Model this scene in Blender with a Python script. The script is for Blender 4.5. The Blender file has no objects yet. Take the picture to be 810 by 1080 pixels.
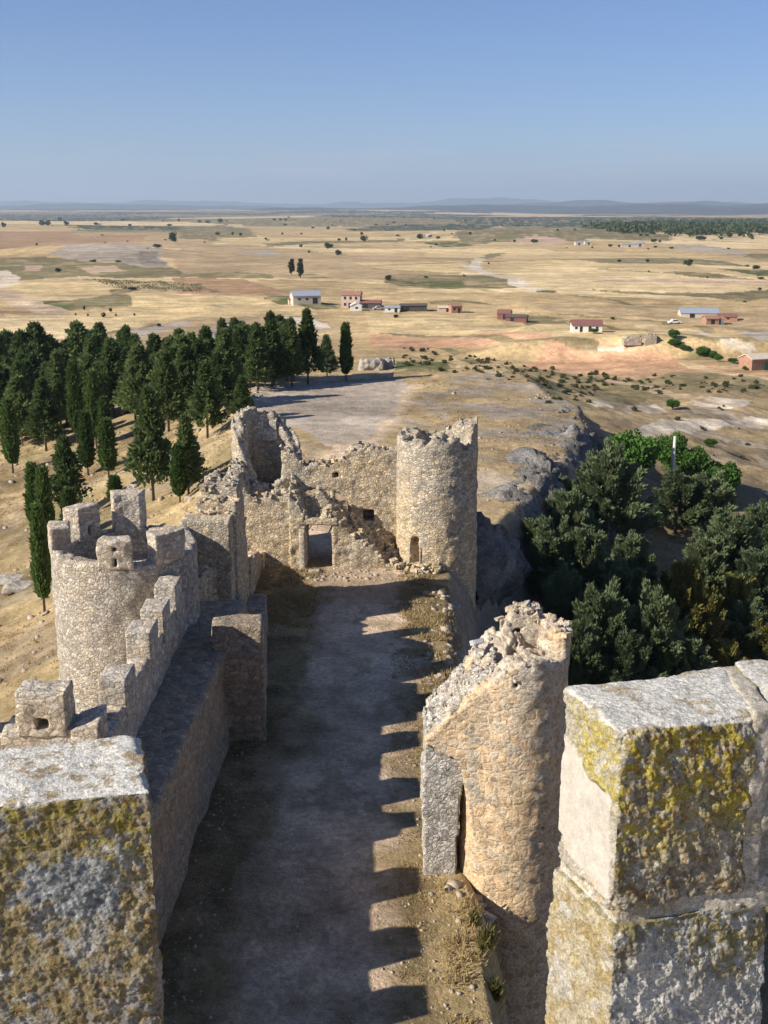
import bpy, math, random
import numpy as np
from mathutils import Vector, Matrix

# ------------------------------------------------------------------ camera, sky, sun, exposure
SC = bpy.context.scene
COL = SC.collection
EYE = 18.0
F_PX, W_PX, H_PX = 1185.0, 810.0, 1080.0
PITCH = math.atan((540 - 221.0) / F_PX)
cam_d = bpy.data.cameras.new('camera')
cam_d.sensor_fit = 'VERTICAL'; cam_d.sensor_height = 36.0
cam_d.lens = 36.0 * F_PX / H_PX
cam_d.clip_start = 0.05; cam_d.clip_end = 90000
cam = bpy.data.objects.new('camera', cam_d); COL.objects.link(cam)
cam.location = (0, 0, EYE); cam.rotation_euler = (math.pi / 2 - PITCH, 0, 0)
SC.camera = cam

SUN_EL, SUN_AZ = math.radians(31.5), math.radians(23)      # azimuth: behind the left shoulder
to_sun = Vector((-math.cos(SUN_EL) * math.cos(SUN_AZ), -math.cos(SUN_EL) * math.sin(SUN_AZ), math.sin(SUN_EL)))
world = bpy.data.worlds.new('World'); SC.world = world; world.use_nodes = True
wn = world.node_tree
for n in list(wn.nodes): wn.nodes.remove(n)
w_out = wn.nodes.new('ShaderNodeOutputWorld'); w_bg = wn.nodes.new('ShaderNodeBackground')
w_sky = wn.nodes.new('ShaderNodeTexSky'); w_sky.sky_type = 'NISHITA'; w_sky.sun_disc = False
w_sky.sun_elevation = SUN_EL
w_sky.sun_rotation = math.atan2(to_sun.x, to_sun.y)
w_sky.altitude = 900; w_sky.air_density = 1.0; w_sky.dust_density = 0.25; w_sky.ozone_density = 3.0
w_bg.inputs['Strength'].default_value = 0.060
w_tint = wn.nodes.new('ShaderNodeMix'); w_tint.data_type = 'RGBA'; w_tint.blend_type = 'MULTIPLY'; w_tint.inputs[0].default_value = 1.0
w_tint.inputs[7].default_value = (0.84, 0.95, 1.25, 1)
wn.links.new(w_sky.outputs[0], w_tint.inputs[6])
w_tc = wn.nodes.new('ShaderNodeTexCoord'); w_mp = wn.nodes.new('ShaderNodeMapping'); w_mp.inputs['Scale'].default_value = (3.2, 3.2, 26)
w_nz = wn.nodes.new('ShaderNodeTexNoise'); w_nz.inputs['Scale'].default_value = 2.2; w_nz.inputs['Detail'].default_value = 6; w_nz.inputs['Roughness'].default_value = .62
w_sp = wn.nodes.new('ShaderNodeSeparateXYZ'); w_r1 = wn.nodes.new('ShaderNodeMapRange'); w_r2 = wn.nodes.new('ShaderNodeMapRange'); w_mu = wn.nodes.new('ShaderNodeMath'); w_mu.operation = 'MULTIPLY'
w_r1.inputs[1].default_value = .46; w_r1.inputs[2].default_value = .68; w_r1.inputs[3].default_value = 0; w_r1.inputs[4].default_value = .75
w_r2.inputs[1].default_value = .07; w_r2.inputs[2].default_value = .012; w_r2.inputs[3].default_value = 0; w_r2.inputs[4].default_value = 1
w_mix = wn.nodes.new('ShaderNodeMix'); w_mix.data_type = 'RGBA'; w_mix.inputs[7].default_value = (6.6, 6.9, 7.6, 1)
wn.links.new(w_tc.outputs['Generated'], w_mp.inputs['Vector']); wn.links.new(w_mp.outputs[0], w_nz.inputs['Vector']); wn.links.new(w_tc.outputs['Generated'], w_sp.inputs[0])
wn.links.new(w_nz.outputs[0], w_r1.inputs[0]); wn.links.new(w_sp.outputs[2], w_r2.inputs[0]); wn.links.new(w_r1.outputs[0], w_mu.inputs[0]); wn.links.new(w_r2.outputs[0], w_mu.inputs[1])
wn.links.new(w_mu.outputs[0], w_mix.inputs[0]); wn.links.new(w_tint.outputs[2], w_mix.inputs[6]); wn.links.new(w_mix.outputs[2], w_bg.inputs['Color']); wn.links.new(w_bg.outputs[0], w_out.inputs['Surface'])
sun_d = bpy.data.lights.new('sun', 'SUN'); sun_d.energy = 5.0; sun_d.angle = math.radians(0.5)
sun_d.color = (1.0, 0.93, 0.82)
sun = bpy.data.objects.new('sun', sun_d); COL.objects.link(sun)
sun.rotation_euler = to_sun.to_track_quat('Z', 'Y').to_euler()
sun.location = (-60, -20, 60)
SC.view_settings.view_transform = 'Standard'; SC.view_settings.look = 'None'
SC.view_settings.exposure = 0.62; SC.view_settings.gamma = 1.0
SC.render.engine = 'CYCLES'
SC.cycles.max_bounces = 5; SC.cycles.diffuse_bounces = 3; SC.cycles.glossy_bounces = 2
SC.cycles.volume_bounces = 0; SC.cycles.transparent_max_bounces = 4
SC.cycles.use_denoising = True

R = np.random.RandomState
cp, sp = math.cos(PITCH), math.sin(PITCH)

# ------------------------------------------------------------------ numpy helpers
_T = np.random.RandomState(12345).rand(64 * 64 * 64).astype(np.float32)
def _lat(ix, iy, iz, seed):
    return _T[(((ix + seed * 23) & 63) << 12) | (((iy + seed * 41) & 63) << 6) | ((iz + seed * 7) & 63)]

def vnoise(p, seed=0):
    """value noise in -1..1; p is (n,3)"""
    p = np.asarray(p, np.float64)
    f = np.floor(p); i = f.astype(np.int64); t = (p - f).astype(np.float32); t = t * t * t * (t * (t * 6 - 15) + 10)
    x0 = ((i[:, 0] + seed * 23) & 63) << 12; x1 = ((i[:, 0] + 1 + seed * 23) & 63) << 12
    y0 = ((i[:, 1] + seed * 41) & 63) << 6; y1 = ((i[:, 1] + 1 + seed * 41) & 63) << 6
    z0 = (i[:, 2] + seed * 7) & 63; z1 = (i[:, 2] + 1 + seed * 7) & 63
    tx, ty, tz = t[:, 0], t[:, 1], t[:, 2]
    a = _T[x0 | y0 | z0]; a = a + (_T[x1 | y0 | z0] - a) * tx
    b = _T[x0 | y1 | z0]; b = b + (_T[x1 | y1 | z0] - b) * tx
    c = _T[x0 | y0 | z1]; c = c + (_T[x1 | y0 | z1] - c) * tx
    d = _T[x0 | y1 | z1]; d = d + (_T[x1 | y1 | z1] - d) * tx
    a = a + (b - a) * ty; c = c + (d - c) * ty
    return (a + (c - a) * tz) * 2 - 1

_ROT = np.array([[0.36, 0.48, -0.8], [-0.8, 0.6, 0.0], [0.48, 0.64, 0.6]])
def fbm(p, oct=4, seed=0, gain=0.5):
    a, s, r = 1.0, 0.0, 0
    q = np.asarray(p, float)
    for o in range(oct):
        r = r + a * vnoise(q, seed + o * 17); s += a; a *= gain
        q = q @ _ROT.T * 2.03 + 11.3
    return r / s * 1.6

def p3(x, y, z=0.0):
    x = np.asarray(x, float); y = np.asarray(y, float)
    return np.stack([x, y, np.broadcast_to(np.asarray(z, float), x.shape)], -1)

def voro(p, seed=0, flat=False):
    """nearest-cell random value (0..1), F1, F2"""
    p = np.asarray(p, float); f = np.floor(p).astype(np.int64)
    n = len(p); d1 = np.full(n, 9.0); d2 = np.full(n, 9.0); c = np.zeros(n)
    for dx in (-1, 0, 1):
        for dy in (-1, 0, 1):
            for dz in ((0,) if flat else (-1, 0, 1)):
                gx, gy, gz = f[:, 0] + dx, f[:, 1] + dy, f[:, 2] + dz
                d = (_lat(gx, gy, gz, seed + 1) + gx - p[:, 0]) ** 2 + (_lat(gx, gy, gz, seed + 2) + gy - p[:, 1]) ** 2
                if not flat: d = d + (_lat(gx, gy, gz, seed + 3) + gz - p[:, 2]) ** 2
                m = d < d1
                d2 = np.where(m, d1, np.minimum(d2, d)); c = np.where(m, _lat(gx, gy, gz, seed + 4), c); d1 = np.where(m, d, d1)
    return c, np.sqrt(d1), np.sqrt(d2)

def sstep(a, b, x):
    t = np.clip((x - a) / (b - a), 0, 1); return t * t * (3 - 2 * t)

def mesh_from(name, V, Fc, smooth=True, color=None):
    """V (n,3); Fc list of index arrays with the same or different arity"""
    me = bpy.data.meshes.new(name)
    groups = Fc if isinstance(Fc, list) else [Fc]
    groups = [np.asarray(g, np.int64) for g in groups if len(g)]
    V = np.asarray(V, np.float64)
    me.vertices.add(len(V)); me.vertices.foreach_set('co', V.astype(np.float32).ravel())
    loops = np.concatenate([g.ravel() for g in groups]); tot = np.concatenate([np.full(len(g), g.shape[1]) for g in groups])
    me.loops.add(len(loops)); me.loops.foreach_set('vertex_index', loops.astype(np.int32))
    start = np.concatenate([[0], np.cumsum(tot)[:-1]])
    me.polygons.add(len(tot)); me.polygons.foreach_set('loop_start', start.astype(np.int32))
    me.polygons.foreach_set('loop_total', tot.astype(np.int32))
    me.polygons.foreach_set('use_smooth', np.full(len(tot), smooth))
    me.update(calc_edges=True)
    if color is not None:
        a = me.color_attributes.new('Col', 'FLOAT_COLOR', 'POINT')
        c = np.ones((len(V), 4), np.float32); c[:, :np.shape(color)[1]] = color
        a.data.foreach_set('color', c.ravel())
    return me

def link(name, me, mat=None, parent=None, loc=None):
    o = bpy.data.objects.new(name, me); COL.objects.link(o)
    if mat is not None and me is not None:
        me.materials.clear(); me.materials.append(mat)
    if parent is not None: o.parent = parent
    if loc is not None: o.location = loc
    return o

def tag(o, label=None, cat=None, group=None, kind=None):
    if label: o['label'] = label
    if cat: o['category'] = cat
    if group: o['group'] = group
    if kind: o['kind'] = kind
    return o

def thing(name, label, cat, loc=(0, 0, 0), group=None, rz=0):
    o = bpy.data.objects.new(name, None); COL.objects.link(o)
    o.location = loc; o.rotation_euler = (0, 0, rz); o.empty_display_size = 0.3
    return tag(o, label, cat, group)

def copy_tree(o, parent=None):
    c = o.copy(); COL.objects.link(c); c.parent = parent
    for ch in list(o.children): copy_tree(ch, c)
    return c

def local(V, loc):
    return np.asarray(V) - np.asarray(loc, float)

def join(parts):
    Vs, Fs, off = [], [], 0
    for V, Fc in parts:
        Vs.append(V)
        for g in (Fc if isinstance(Fc, list) else [Fc]):
            Fs.append(np.asarray(g) + off)
        off += len(V)
    return np.concatenate(Vs), Fs

def weld(V, Fq):
    key = np.round(V * 20000).astype(np.int64)
    _, idx, inv = np.unique(key, axis=0, return_index=True, return_inverse=True)
    return V[idx], inv.reshape(-1)[Fq]

def vnormals(V, Fq):
    a = V[Fq[:, 2]] - V[Fq[:, 0]]; b = V[Fq[:, 3]] - V[Fq[:, 1]]
    n = np.cross(a, b); N = np.zeros_like(V)
    for k in range(4): np.add.at(N, Fq[:, k], n)
    return N / (np.linalg.norm(N, axis=1, keepdims=True) + 1e-12)

def relax(V, Fq, it=1, f=0.5):
    for _ in range(it):
        S = np.zeros_like(V); C = np.zeros(len(V))
        for a, b in ((0, 1), (1, 2), (2, 3), (3, 0)):
            np.add.at(S, Fq[:, a], V[Fq[:, b]]); np.add.at(C, Fq[:, a], 1)
            np.add.at(S, Fq[:, b], V[Fq[:, a]]); np.add.at(C, Fq[:, b], 1)
        V = V * (1 - f) + f * S / C[:, None]
    return V

def hexa(B, T, res):
    """six gridded faces of a box given by 4 bottom and 4 top corners (counter-clockwise from above)"""
    B = [np.array(b, float) for b in B]; T = [np.array(t, float) for t in T]
    quads = [(B[0], B[1], T[1], T[0]), (B[1], B[2], T[2], T[1]), (B[2], B[3], T[3], T[2]), (B[3], B[0], T[0], T[3]), (T[0], T[1], T[2], T[3]), (B[3], B[2], B[1], B[0])]
    n = [max(1, int(round(max(np.linalg.norm(B[1] - B[0]), np.linalg.norm(B[3] - B[2])) / res))),
         max(1, int(round(max(np.linalg.norm(B[2] - B[1]), np.linalg.norm(B[0] - B[3])) / res))),
         max(1, int(round(np.linalg.norm(T[0] - B[0]) / res)))]
    dims = [(n[0], n[2]), (n[1], n[2]), (n[0], n[2]), (n[1], n[2]), (n[0], n[1]), (n[0], n[1])]
    parts = []
    for (a, b, c, d), (nu, nv) in zip(quads, dims):
        u, v = np.meshgrid(np.linspace(0, 1, nu + 1), np.linspace(0, 1, nv + 1), indexing='ij')
        u = u[..., None]; v = v[..., None]
        P = ((1 - u) * (1 - v) * a + u * (1 - v) * b + u * v * c + (1 - u) * v * d).reshape(-1, 3)
        i, j = np.meshgrid(np.arange(nu), np.arange(nv), indexing='ij'); k = (i * (nv + 1) + j).ravel()
        parts.append((P, np.stack([k, k + nv + 1, k + nv + 2, k + 1], -1)))
    V, Fs = join(parts)
    return weld(V, np.concatenate(Fs))

def stone_block(B, T, res, amp=0.03, freq=3.0, rnd=2, seed=0):
    V, Fq = hexa(B, T, res)
    V = relax(V, Fq, rnd)
    N = vnormals(V, Fq)
    V = V + N * (fbm(V * freq, 3, seed) * amp)[:, None]
    return V, Fq

def rect(x0, x1, y0, y1, z):
    return [(x0, y0, z), (x1, y0, z), (x1, y1, z), (x0, y1, z)]

def solid_box(x0, x1, y0, y1, z0, z1, res=0.25, **k):
    return stone_block(rect(x0, x1, y0, y1, z0), rect(x0, x1, y0, y1, z1), res, **k)

def voxels(solid, fmap, wrap=False):
    """surface of a boolean array; fmap turns corner indices (i,j,k) into points"""
    S = solid
    ni, nj, nk = S.shape
    P = np.pad(S, 1)
    if wrap: P[0, 1:-1, 1:-1] = S[-1]; P[-1, 1:-1, 1:-1] = S[0]
    c = P[1:-1, 1:-1, 1:-1]
    quads = []
    def add(mask, offs):
        idx = np.argwhere(mask)
        if len(idx): quads.append(np.stack([idx + np.array(o) for o in offs], 1))
    add(c & ~P[2:, 1:-1, 1:-1], [(1, 0, 0), (1, 1, 0), (1, 1, 1), (1, 0, 1)])
    add(c & ~P[:-2, 1:-1, 1:-1], [(0, 0, 0), (0, 0, 1), (0, 1, 1), (0, 1, 0)])
    add(c & ~P[1:-1, 2:, 1:-1], [(0, 1, 0), (0, 1, 1), (1, 1, 1), (1, 1, 0)])
    add(c & ~P[1:-1, :-2, 1:-1], [(0, 0, 0), (1, 0, 0), (1, 0, 1), (0, 0, 1)])
    add(c & ~P[1:-1, 1:-1, 2:], [(0, 0, 1), (1, 0, 1), (1, 1, 1), (0, 1, 1)])
    add(c & ~P[1:-1, 1:-1, :-2], [(0, 0, 0), (0, 1, 0), (1, 1, 0), (1, 0, 0)])
    Q = np.concatenate(quads)
    if wrap: Q[..., 0] %= ni
    key = (Q[..., 0] * (nj + 1) + Q[..., 1]) * (nk + 1) + Q[..., 2]
    u, inv = np.unique(key.ravel(), return_inverse=True)
    k = u % (nk + 1); j = (u // (nk + 1)) % (nj + 1); i = u // ((nk + 1) * (nj + 1))
    return fmap(i.astype(float), j.astype(float), k.astype(float)), inv.reshape(-1, 4)

def ring(cx, cy, Rad, thick, z0, z1, topf, res=0.12, holes=None, smooth=2, amp=0.05, freq=2.2, seed=0, batter=0.0, bottom=None):
    """round tower shell; topf(x,y) is the ragged top; holes(ang, d, z) -> True where empty"""
    ni = int(round(2 * math.pi * Rad / res)); nj = max(1, int(round(thick / (res * 1.3)))); nk = int(round((z1 - z0) / res))
    I, J, K = np.meshgrid(np.arange(ni) + .5, np.arange(nj) + .5, np.arange(nk) + .5, indexing='ij')
    a = I / ni * 2 * math.pi; d = J / nj * thick; z = z0 + K / nk * (z1 - z0)
    x = cx + (Rad - d) * np.cos(a); y = cy + (Rad - d) * np.sin(a)
    S = z < topf(x, y)
    if bottom is not None: S &= z > bottom(x, y)
    if holes is not None: S &= ~holes(a, d, z)
    def fmap(i, j, k):
        a = i / ni * 2 * math.pi; zz = z0 + k / nk * (z1 - z0)
        r = Rad - j / nj * thick + batter * np.clip((z1 - zz) / (z1 - z0), 0, 1)
        return np.stack([cx + r * np.cos(a), cy + r * np.sin(a), zz], -1)
    V, Fq = voxels(S, fmap, wrap=True)
    Fq = Fq[:, ::-1]
    V = relax(V, Fq, smooth)
    N = vnormals(V, Fq)
    V = V + N * (fbm(V * freq, 3, seed) * amp)[:, None] + N * ((voro(V * 3.2, seed)[0] - .5) * amp * .6)[:, None]
    return V, Fq

def voxwall(x0, x1, y0, y1, z0, z1, inside, res=0.12, smooth=2, amp=0.05, freq=2.2, seed=0, warp=None):
    n = [max(1, int(round((b - a) / res))) for a, b in ((x0, x1), (y0, y1), (z0, z1))]
    g = [np.arange(k) + .5 for k in n]
    I, J, K = np.meshgrid(*g, indexing='ij')
    S = inside(x0 + I / n[0] * (x1 - x0), y0 + J / n[1] * (y1 - y0), z0 + K / n[2] * (z1 - z0))
    def fmap(i, j, k):
        return np.stack([x0 + i / n[0] * (x1 - x0), y0 + j / n[1] * (y1 - y0), z0 + k / n[2] * (z1 - z0)], -1)
    V, Fq = voxels(S, fmap)
    V = relax(V, Fq, smooth)
    if warp is not None: V = warp(V)
    N = vnormals(V, Fq)
    V = V + N * (fbm(V * freq, 3, seed) * amp)[:, None] + N * ((voro(V * 3.2, seed)[0] - .5) * amp * .6)[:, None]
    return V, Fq

def rag(x, y, s=0.35, a=0.25, seed=0):
    """stone-sized steps for a broken wall top"""
    sh = np.shape(x); p = p3(np.ravel(x) / s, np.ravel(y) / s, seed * 3.7)
    return ((voro(p, seed)[0] - .5) * a + fbm(p * .25, 2, seed) * a * .7).reshape(sh)

def tube(pts, rad, n=7, cap=True):
    pts = [Vector(p) for p in pts]; V = []; Fq = []
    for i, p in enumerate(pts):
        t = (pts[min(i + 1, len(pts) - 1)] - pts[max(i - 1, 0)]).normalized()
        q = t.to_track_quat('Z', 'Y'); r = rad[i] if hasattr(rad, '__len__') else rad
        for k in range(n):
            a = 2 * math.pi * k / n
            V.append(p + q @ Vector((r * math.cos(a), r * math.sin(a), 0)))
    for i in range(len(pts) - 1):
        for k in range(n):
            Fq.append((i * n + k, i * n + (k + 1) % n, (i + 1) * n + (k + 1) % n, (i + 1) * n + k))
    V = np.array([tuple(v) for v in V]); Fs = [np.array(Fq)]
    if cap: Fs.append(np.array([list(range((len(pts) - 1) * n, len(pts) * n))])); Fs.append(np.array([list(range(n))[::-1]]))
    return V, Fs

# ------------------------------------------------------------------ photograph pixel -> ray (used only to measure the place)
def ray(px, py):
    u = (px - 405) / F_PX; v = (py - 540) / F_PX
    return np.array([u, cp - v * sp, -sp - v * cp])
def PY(px, py, y):
    d = ray(px, py); t = y / d[1]; return np.array([d[0] * t, y, EYE + d[2] * t])
def PZ(px, py, z):
    d = ray(px, py); t = (z - EYE) / d[2]; return np.array([d[0] * t, d[1] * t, z])

# ------------------------------------------------------------------ terrain height
_ly = np.array([-40, 0, 60, 75, 95, 110, 130, 160]); _lx = np.array([-9, -9, -9.6, -10.4, -12.5, -14, -14.5, -15])
_ry = np.array([-40, 10, 20, 28, 33, 40, 46, 52, 58, 63, 75, 88, 97, 104, 125, 160]); _rx = np.array([3.0, 3.0, 2.5, 2.2, 2.6, 2.7, 2.6, 2.9, 3.6, 6.4, 10.6, 14.6, 17.3, 18.0, 15, 12])
def height(x, y):
    x = np.asarray(x, float); y = np.asarray(y, float); sh = x.shape
    x = x.ravel(); y = y.ravel(); r = np.hypot(x, y)
    q = p3(x, y)
    z = -18 + fbm(q / 260, 3, 5) * 1.6 * sstep(200, 600, r)
    f = r > 650
    if f.any():
        qf, rf = q[f], r[f]
        z[f] += fbm(qf / 1500, 3, 9) * 13 * sstep(700, 4000, rf) + fbm(qf / 5200, 3, 21) * 30 * sstep(3500, 10000, rf)
    z = z + 10 * np.exp(-(((x + 235) / 90) ** 2 + ((y - 905) / 65) ** 2)) + 9 * np.exp(-(((x - 330) / 420) ** 2 + ((y - 1750) / 200) ** 2))
    nr = r < 900
    if nr.any(): z[nr] = _near(x[nr], y[nr], q[nr], r[nr], z[nr])
    return z.reshape(sh)
def _near(x, y, q, r, plain):
    # raised earth platform with a steep red bank facing the castle
    bank = sstep(0, 9, y - (262 - 0.10 * (x - 40) + fbm(q / 25, 2, 3) * 3)) * sstep(8, 45, x) * (1 - sstep(110, 190, x)) * (1 - sstep(300, 360, y))
    plain = plain + 5.5 * bank
    ws = fbm(q / 6, 3, 31)
    dl = np.interp(y, _ly, _lx) - x + ws * .8
    dr = x - np.interp(y, _ry, _rx) + ws * .45
    de = y - 128 - 8 * np.sin(x / 9.0); dn = -30 - y
    pos = lambda d: np.maximum(d, 0)
    fl = 18 * (1 - np.exp(-pos(dl) / 34))
    ch = np.interp(y, [-40, 50, 125, 160], [9, 6.5, 2.5, 1.5])
    fr = ch * sstep(0, 2.6, dr) + (18 - ch) * (1 - np.exp(-pos(dr - 2) / 46))
    fe = 18 * (1 - np.exp(-pos(de) / 60)); fn = 18 * (1 - np.exp(-pos(dn) / 30))
    drop = np.maximum.reduce([fl, fr, fe, fn])
    k = np.clip(drop / 18, 0, 1)
    z = k * plain
    z = z + fbm(q / 14, 3, 41) * .55 * sstep(1.0, 7, drop) * (1 - sstep(400, 900, r)) + fbm(q / 2.2, 3, 43) * .14 * sstep(.2, 3, drop) * (1 - sstep(150, 300, r))
    z = z + fbm(q / 3.0, 3, 47) * .05 + 0.35 * sstep(60, 75, y) * (1 - sstep(200, 300, r)) * fbm(q / 6, 2, 51) * sstep(6, 11, np.abs(x + 5))
    z = z + np.abs(fbm(q / 1.6, 4, 61)) * .9 * sstep(.05, 1.2, dr) * (1 - sstep(3, 7, dr)) * (y < 125) * (y > 0)
    return z
def h1(x, y): return float(height(np.array([x]), np.array([y]))[0])
def GM(pts):
    """where the sight lines through pixels meet the terrain, all at once"""
    D = np.array([ray(a, b) for a, b in pts]); n = len(D); lo = np.full(n, 20.0); hi = np.full(n, 40000.0); t = 20.0; open_ = np.ones(n, bool)
    while t < 40000 and open_.any():
        i = np.nonzero(open_)[0]; under = EYE + D[i, 2] * t < height(D[i, 0] * t, D[i, 1] * t)
        hi[i[under]] = t; open_[i[under]] = False; lo[i[~under]] = t
        t *= 1.012
    for _ in range(20):
        m = (lo + hi) / 2; u = EYE + D[:, 2] * m < height(D[:, 0] * m, D[:, 1] * m)
        hi = np.where(u, m, hi); lo = np.where(u, lo, m)
    return D * hi[:, None] + np.array([0, 0, EYE])
def G(px, py): return GM([(px, py)])[0]

# ------------------------------------------------------------------ materials
class NT:
    def __init__(s, name, rough=0.9, spec=0.2):
        s.m = bpy.data.materials.new(name); s.m.use_nodes = True; s.t = s.m.node_tree
        s.b = s.t.nodes['Principled BSDF']; s.b.inputs['Roughness'].default_value = rough
        s.b.inputs['Specular IOR Level'].default_value = spec
    def n(s, typ, **k):
        d = s.t.nodes.new(typ)
        for a, v in k.items():
            if a.startswith('i_'):
                d.inputs[a[2:].replace('_', ' ')].default_value = v
            else: setattr(d, a, v)
        return d
    def l(s, a, b): s.t.links.new(a, b)
    def pos(s): return s.n('ShaderNodeNewGeometry').outputs['Position']
    def scale(s, v, sc):
        m = s.n('ShaderNodeVectorMath', operation='MULTIPLY'); s.l(v, m.inputs[0]); m.inputs[1].default_value = sc; return m.outputs[0]
    def noise(s, v, sc, det=3, rough=.55, dist=0):
        d = s.n('ShaderNodeTexNoise'); d.inputs['Scale'].default_value = sc; d.inputs['Detail'].default_value = det; d.inputs['Roughness'].default_value = rough
        d.inputs['Distortion'].default_value = dist; s.l(v, d.inputs['Vector']); return d
    def math(s, op, a, b=None, c=None, clamp=False):
        d = s.n('ShaderNodeMath', operation=op); d.use_clamp = clamp
        for i, v in enumerate((a, b, c)):
            if v is None: continue
            if isinstance(v, (int, float)): d.inputs[i].default_value = v
            else: s.l(v, d.inputs[i])
        return d.outputs[0]
    def ramp(s, f, *stops):
        d = s.n('ShaderNodeValToRGB'); e = d.color_ramp.elements
        while len(e) < len(stops): e.new(0.5)
        for el, (p, c) in zip(e, stops):
            el.position = p; el.color = (*c, 1) if len(c) == 3 else c
        s.l(f, d.inputs[0]); return d.outputs[0]
    def mix(s, fac, a, b, mode='MIX'):
        d = s.n('ShaderNodeMix', data_type='RGBA', blend_type=mode)
        for sock, v in ((d.inputs[0], fac), (d.inputs[6], a), (d.inputs[7], b)):
            if isinstance(v, (int, float)): sock.default_value = v
            elif isinstance(v, tuple): sock.default_value = (*v, 1)
            else: s.l(v, sock)
        return d.outputs[2]
    def map(s, v, a, b, c=0., d=1.):
        m = s.n('ShaderNodeMapRange'); m.inputs[1].default_value = a; m.inputs[2].default_value = b; m.inputs[3].default_value = c; m.inputs[4].default_value = d
        s.l(v, m.inputs[0]); return m.outputs[0]
    def bump(s, hgt, dist, strength=1.0, nrm=None):
        b = s.n('ShaderNodeBump'); b.inputs['Distance'].default_value = dist; b.inputs['Strength'].default_value = strength
        s.l(hgt, b.inputs['Height'])
        if nrm is not None: s.l(nrm, b.inputs['Normal'])
        return b.outputs[0]
    def base(s, c):
        if isinstance(c, tuple): s.b.inputs['Base Color'].default_value = (*c, 1)
        else: s.l(c, s.b.inputs['Base Color'])
    def done(s, nrm=None):
        if nrm is not None: s.l(nrm, s.b.inputs['Normal'])
        return s.m

def masonry(name, warm, grey, mortar, size=0.3, warm_bias=0.5, stain=(.10, .085, .07), bumpd=0.05, zs=1.5, warm_z=None, mort=.5, var=.45, pits=1.0):
    t = NT(name, .93, .15)
    P = t.pos()
    wob = t.noise(P, 2.5, 2); wv = t.n('ShaderNodeVectorMath', operation='MULTIPLY_ADD'); t.l(wob.outputs['Color'], wv.inputs[0]); wv.inputs[1].default_value = (.22, .22, .22); t.l(P, wv.inputs[2])
    wob2 = t.noise(P, 9, 2); wv2 = t.n('ShaderNodeVectorMath', operation='MULTIPLY_ADD'); t.l(wob2.outputs['Color'], wv2.inputs[0]); wv2.inputs[1].default_value = (.07, .07, .07); t.l(wv.outputs[0], wv2.inputs[2])
    Q = t.scale(wv2.outputs[0], (1, 1, zs))
    v1 = t.n('ShaderNodeTexVoronoi', feature='F1'); v1.inputs['Scale'].default_value = 1 / size; t.l(Q, v1.inputs['Vector'])
    v2 = t.n('ShaderNodeTexVoronoi', feature='DISTANCE_TO_EDGE'); v2.inputs['Scale'].default_value = 1 / size; t.l(Q, v2.inputs['Vector'])
    v3 = t.n('ShaderNodeTexVoronoi', feature='F1'); v3.inputs['Scale'].default_value = 3.1 / size; t.l(Q, v3.inputs['Vector'])
    sep = t.n('ShaderNodeSeparateColor'); t.l(v1.outputs['Color'], sep.inputs[0])
    sep3 = t.n('ShaderNodeSeparateColor'); t.l(v3.outputs['Color'], sep3.inputs[0])
    big = t.noise(P, .35, 4, .6); mid = t.noise(P, 1.7, 4, .6); fine = t.noise(P, 12, 5, .7); grit = t.noise(P, 45, 3, .7)
    f = t.math('ADD', big.outputs[0], t.math('MULTIPLY', t.math('SUBTRACT', mid.outputs[0], .5), .6))
    f = t.math('ADD', f, t.math('MULTIPLY', t.math('SUBTRACT', sep.outputs[1], .5), .25))
    if warm_z:
        xyz = t.n('ShaderNodeSeparateXYZ'); t.l(P, xyz.inputs[0])
        f = t.math('ADD', f, t.map(xyz.outputs[2], warm_z[0], warm_z[1], .18, -.22))
    fac = t.map(f, .42 + .25 * (.5 - warm_bias), .62 + .25 * (.5 - warm_bias))
    c = t.mix(fac, grey, warm)
    c = t.mix(t.map(sep.outputs[0], 0, 1, 0, 1), c, t.mix(1.0, c, (1 - var, 1 - var, 1 - var), 'MULTIPLY'))
    c = t.mix(t.map(sep3.outputs[0], .55, 1, 0, .8), c, t.mix(1.0, c, (1 - var, 1 - var, 1 - var * 1.05), 'MULTIPLY'))
    mf = t.math('MULTIPLY', t.map(v2.outputs['Distance'], .03, .12, 1, 0), t.map(mid.outputs[0], .4, .62, .05, mort))
    c = t.mix(mf, c, mortar)
    # open joints and pits between the stones
    pit = t.math('MULTIPLY', t.map(v2.outputs['Distance'], .0, .09, 1, 0), t.map(fine.outputs[0], .40, .56, .1 * pits, .85 * pits))
    c = t.mix(pit, c, stain)
    c = t.mix(t.map(t.math('ADD', mid.outputs[0], t.math('MULTIPLY', fine.outputs[0], .6)), .84, 1.02, 0, .6), c, stain)
    c = t.mix(1.0, c, t.ramp(fine.outputs[0], (.28, (.56, .55, .53)), (.70, (1.38, 1.38, 1.38))), 'MULTIPLY')
    c = t.mix(1.0, c, t.ramp(grit.outputs[0], (.3, (.66, .66, .66)), (.7, (1.28, 1.28, 1.28))), 'MULTIPLY')
    t.base(t.mix(1.0, c, (1.32, 1.32, 1.32), 'MULTIPLY'))
    hh = t.math('ADD', t.math('MULTIPLY', t.map(v2.outputs['Distance'], 0, .22), .7), t.math('MULTIPLY', sep.outputs[2], .5))
    hh = t.math('ADD', hh, t.math('MULTIPLY', t.map(v3.outputs['Distance'], 0, .6, 1, 0), .35))
    n = t.bump(hh, bumpd, .9); n = t.bump(fine.outputs[0], .05, 1.0, n); n = t.bump(grit.outputs[0], .014, .9, n)
    return t.done(n)

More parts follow.
